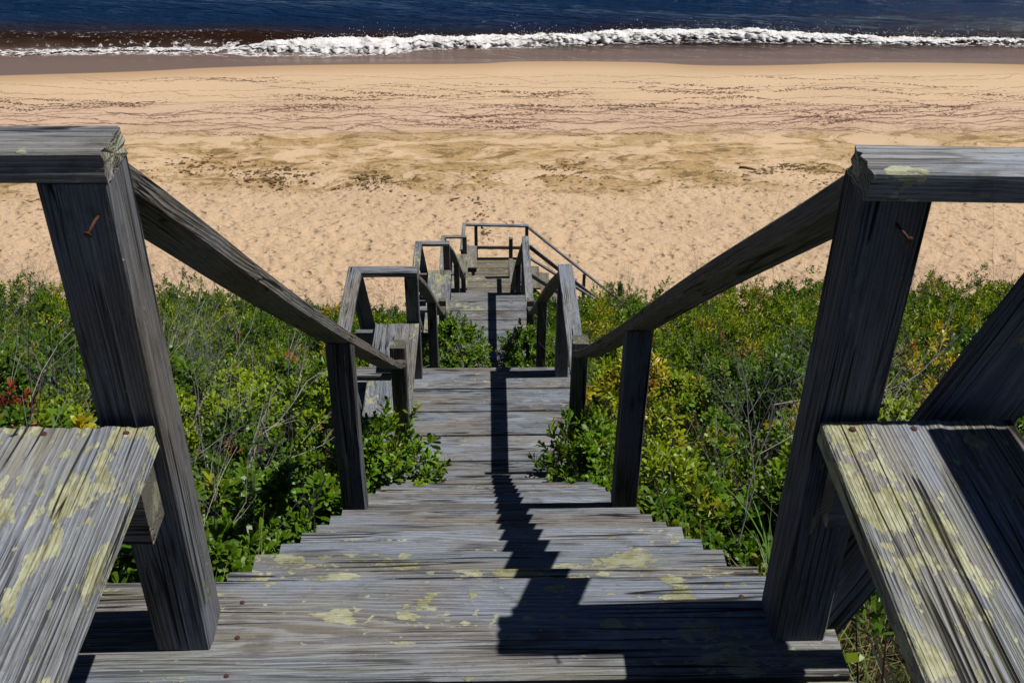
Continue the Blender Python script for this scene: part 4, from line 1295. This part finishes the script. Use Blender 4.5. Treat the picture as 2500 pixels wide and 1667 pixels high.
def leafy_shrub(label, cx, cy, cz, rx, ry, rz, n, tint=(0.070, 0.150, 0.004), lean=(0, 0)):
    """a single shrub reaching over the boards"""
    g = float(ground_z(cx, cy))
    t = thing("shrub", label, "shrub", (cx, cy, min(g, cz - rz)), "shrubs overgrowing the stairway")
    u = rng.random(n)
    th = rng.random(n) * 6.283
    c = 2 * u - 0.75
    c = np.clip(c, -0.75, 1)
    sr = np.sqrt(np.clip(1 - c * c, 0, 1))
    nr = np.stack([sr * np.cos(th), sr * np.sin(th), c], 1)
    f = 0.55 + 0.5 * rng.random(n)
    P = np.array([cx, cy, cz]) + nr * f[:, None] * np.array([rx, ry, rz])
    A = norm(nr * 0.8 + np.array([lean[0], lean[1], 0.6]) + rng.normal(0, 0.3, (n, 3)))
    col = np.tile(np.array(tint), (n, 1)) * (0.6 + 0.8 * rng.random((n, 1)))
    col = col + (rng.random((n, 1)) < 0.15) * np.array([0.06, 0.04, 0.0])
    V, F, C = leaf_geo(*sprig_leaves(P, A, 0.60 + 0.35 * rng.random(n), col, 14), (LV_N, LF_N))
    link("foliage", mesh_np("foliage", V, None, F, attrs={"tint": ('FLOAT_COLOR', C)}), M_LEAF, t)
    base = np.array([cx + 0.12 * np.sign(cx), cy, min(g, cz - rz)])
    out = []
    for i in rng.choice(n, size=min(n, 26), replace=False):
        mid = base * 0.45 + P[i] * 0.55 + rng.normal(0, 0.04, 3)
        out.append((base, mid, 0.006, 0.004))
        out.append((mid, P[i], 0.004, 0.002))
    V, F = twig_geo(segs_np(out))
    link("stems", mesh_np("stems", V, None, F, attrs={"tint": ('FLOAT_COLOR', np.tile((0.13, 0.11, 0.09), (len(V), 1)))}), M_TWIG, t)
    return t


leafy_shrub("green shrub pushing over the left ends of the lower treads of the first flight", -0.60, 4.35, -2.55, 0.32, 0.62, 0.34, 330)
leafy_shrub("dark green shrub spilling over the right ends of the lower treads", 0.53, 4.50, -2.64, 0.25, 0.62, 0.29, 270)
leafy_shrub("leafy shrub crowding the near left corner of the third landing", -0.40, 10.75, -6.02, 0.36, 0.5, 0.40, 430)
leafy_shrub("leafy shrub crowding the near right corner of the third landing", 0.50, 10.7, -6.08, 0.34, 0.5, 0.38, 400)
leafy_shrub("small leafy sprig below the second bench beside its near post", -0.72, 4.85, -2.72, 0.16, 0.22, 0.25, 34)
leafy_shrub("shrub hiding the foot of the last flight at the thicket edge", 2.75, 19.2, -10.75, 0.85, 0.5, 0.62, 300)
leafy_shrub("low leafy plant on the ground beside the right end of the top landing", 0.86, 1.42, -0.42, 0.16, 0.30, 0.14, 26, (0.07, 0.14, 0.012))

leafy_shrub("small sprig of dark red autumn leaves at the left picture edge", -2.55, 4.65, -2.20, 0.10, 0.10, 0.10, 9, (0.14, 0.022, 0.009))


def blades(base, h, w, lean, col, nseg=4):
    """curved tapering blades; base (n,3)"""
    n = len(base)
    t = np.linspace(0, 1, nseg + 1)
    side_ = norm(np.cross(lean, np.array([0, 0, 1.0])))
    V = []
    for k in range(nseg + 1):
        c = base + np.array([0, 0, 1.0]) * (h * (t[k] - 0.28 * t[k] ** 2))[:, None] + lean * (h * t[k] ** 2 * 0.65)[:, None]
        ww = (w * (1 - t[k] ** 1.6) * 0.5 + 0.0003)[:, None]
        V += [c - side_ * ww, c + side_ * ww]
    V = np.stack(V, 1)
    k2 = 2 * (nseg + 1)
    F0 = np.array([(2 * i, 2 * i + 1, 2 * i + 3, 2 * i + 2) for i in range(nseg)])
    F = (F0[None] + (np.arange(n) * k2)[:, None, None]).reshape(-1, 4)
    return V.reshape(-1, 3), F, np.repeat(col, k2, 0)


n = 5200
gx_ = np.concatenate([-0.62 - rng.exponential(0.5, n // 2), 0.62 + rng.exponential(0.5, n // 2)])
gy_ = 1.0 + rng.gamma(2.0, 0.75, n)
keep = ~((gy_ < 1.40) & (gx_ > -1.3) & (gx_ < 0.64)) & (gy_ < 6)
gx_, gy_ = gx_[keep], gy_[keep]
B = np.stack([gx_, gy_, ground_z(gx_, gy_)], 1)
m_ = len(B)
ln = np.stack([rng.normal(0, 0.6, m_), rng.normal(0, 0.6, m_), np.zeros(m_)], 1)
q = rng.random((m_, 1))
col = np.where(q < 0.5, np.array([[0.075, 0.145, 0.014]]), np.where(q < 0.8, np.array([[0.26, 0.20, 0.08]]), np.array([[0.16, 0.075, 0.03]]))) * (0.6 + 0.8 * rng.random((m_, 1)))
V, F, C = blades(B, rng.uniform(0.12, 0.42, m_), rng.uniform(0.003, 0.006, m_), ln, col)
me = mesh_np("grass", V, F, attrs={"tint": ('FLOAT_COLOR', C)})
struct(link("grass", me, M_GRASS), "stuff", "green and straw-coloured grass at the foot of the shrubs")

n = 9
B = np.array([1.02, 2.75, float(ground_z(1.02, 2.75)) - 0.02]) + np.concatenate([rng.normal(0, 0.035, (n, 2)), np.zeros((n, 1))], 1)
V, F, C = blades(B, rng.uniform(0.55, 0.95, n), np.full(n, 0.015), np.stack([rng.normal(-0.15, 0.35, n), rng.normal(0.2, 0.3, n), np.zeros(n)], 1), np.tile((0.085, 0.20, 0.015), (n, 1)), 7)
tag(link("grass_tuft", mesh_np("grass_tuft", V, F, attrs={"tint": ('FLOAT_COLOR', C)}), M_GRASS), "tall bright green grass blades rising right of the first flight", "grass tuft")
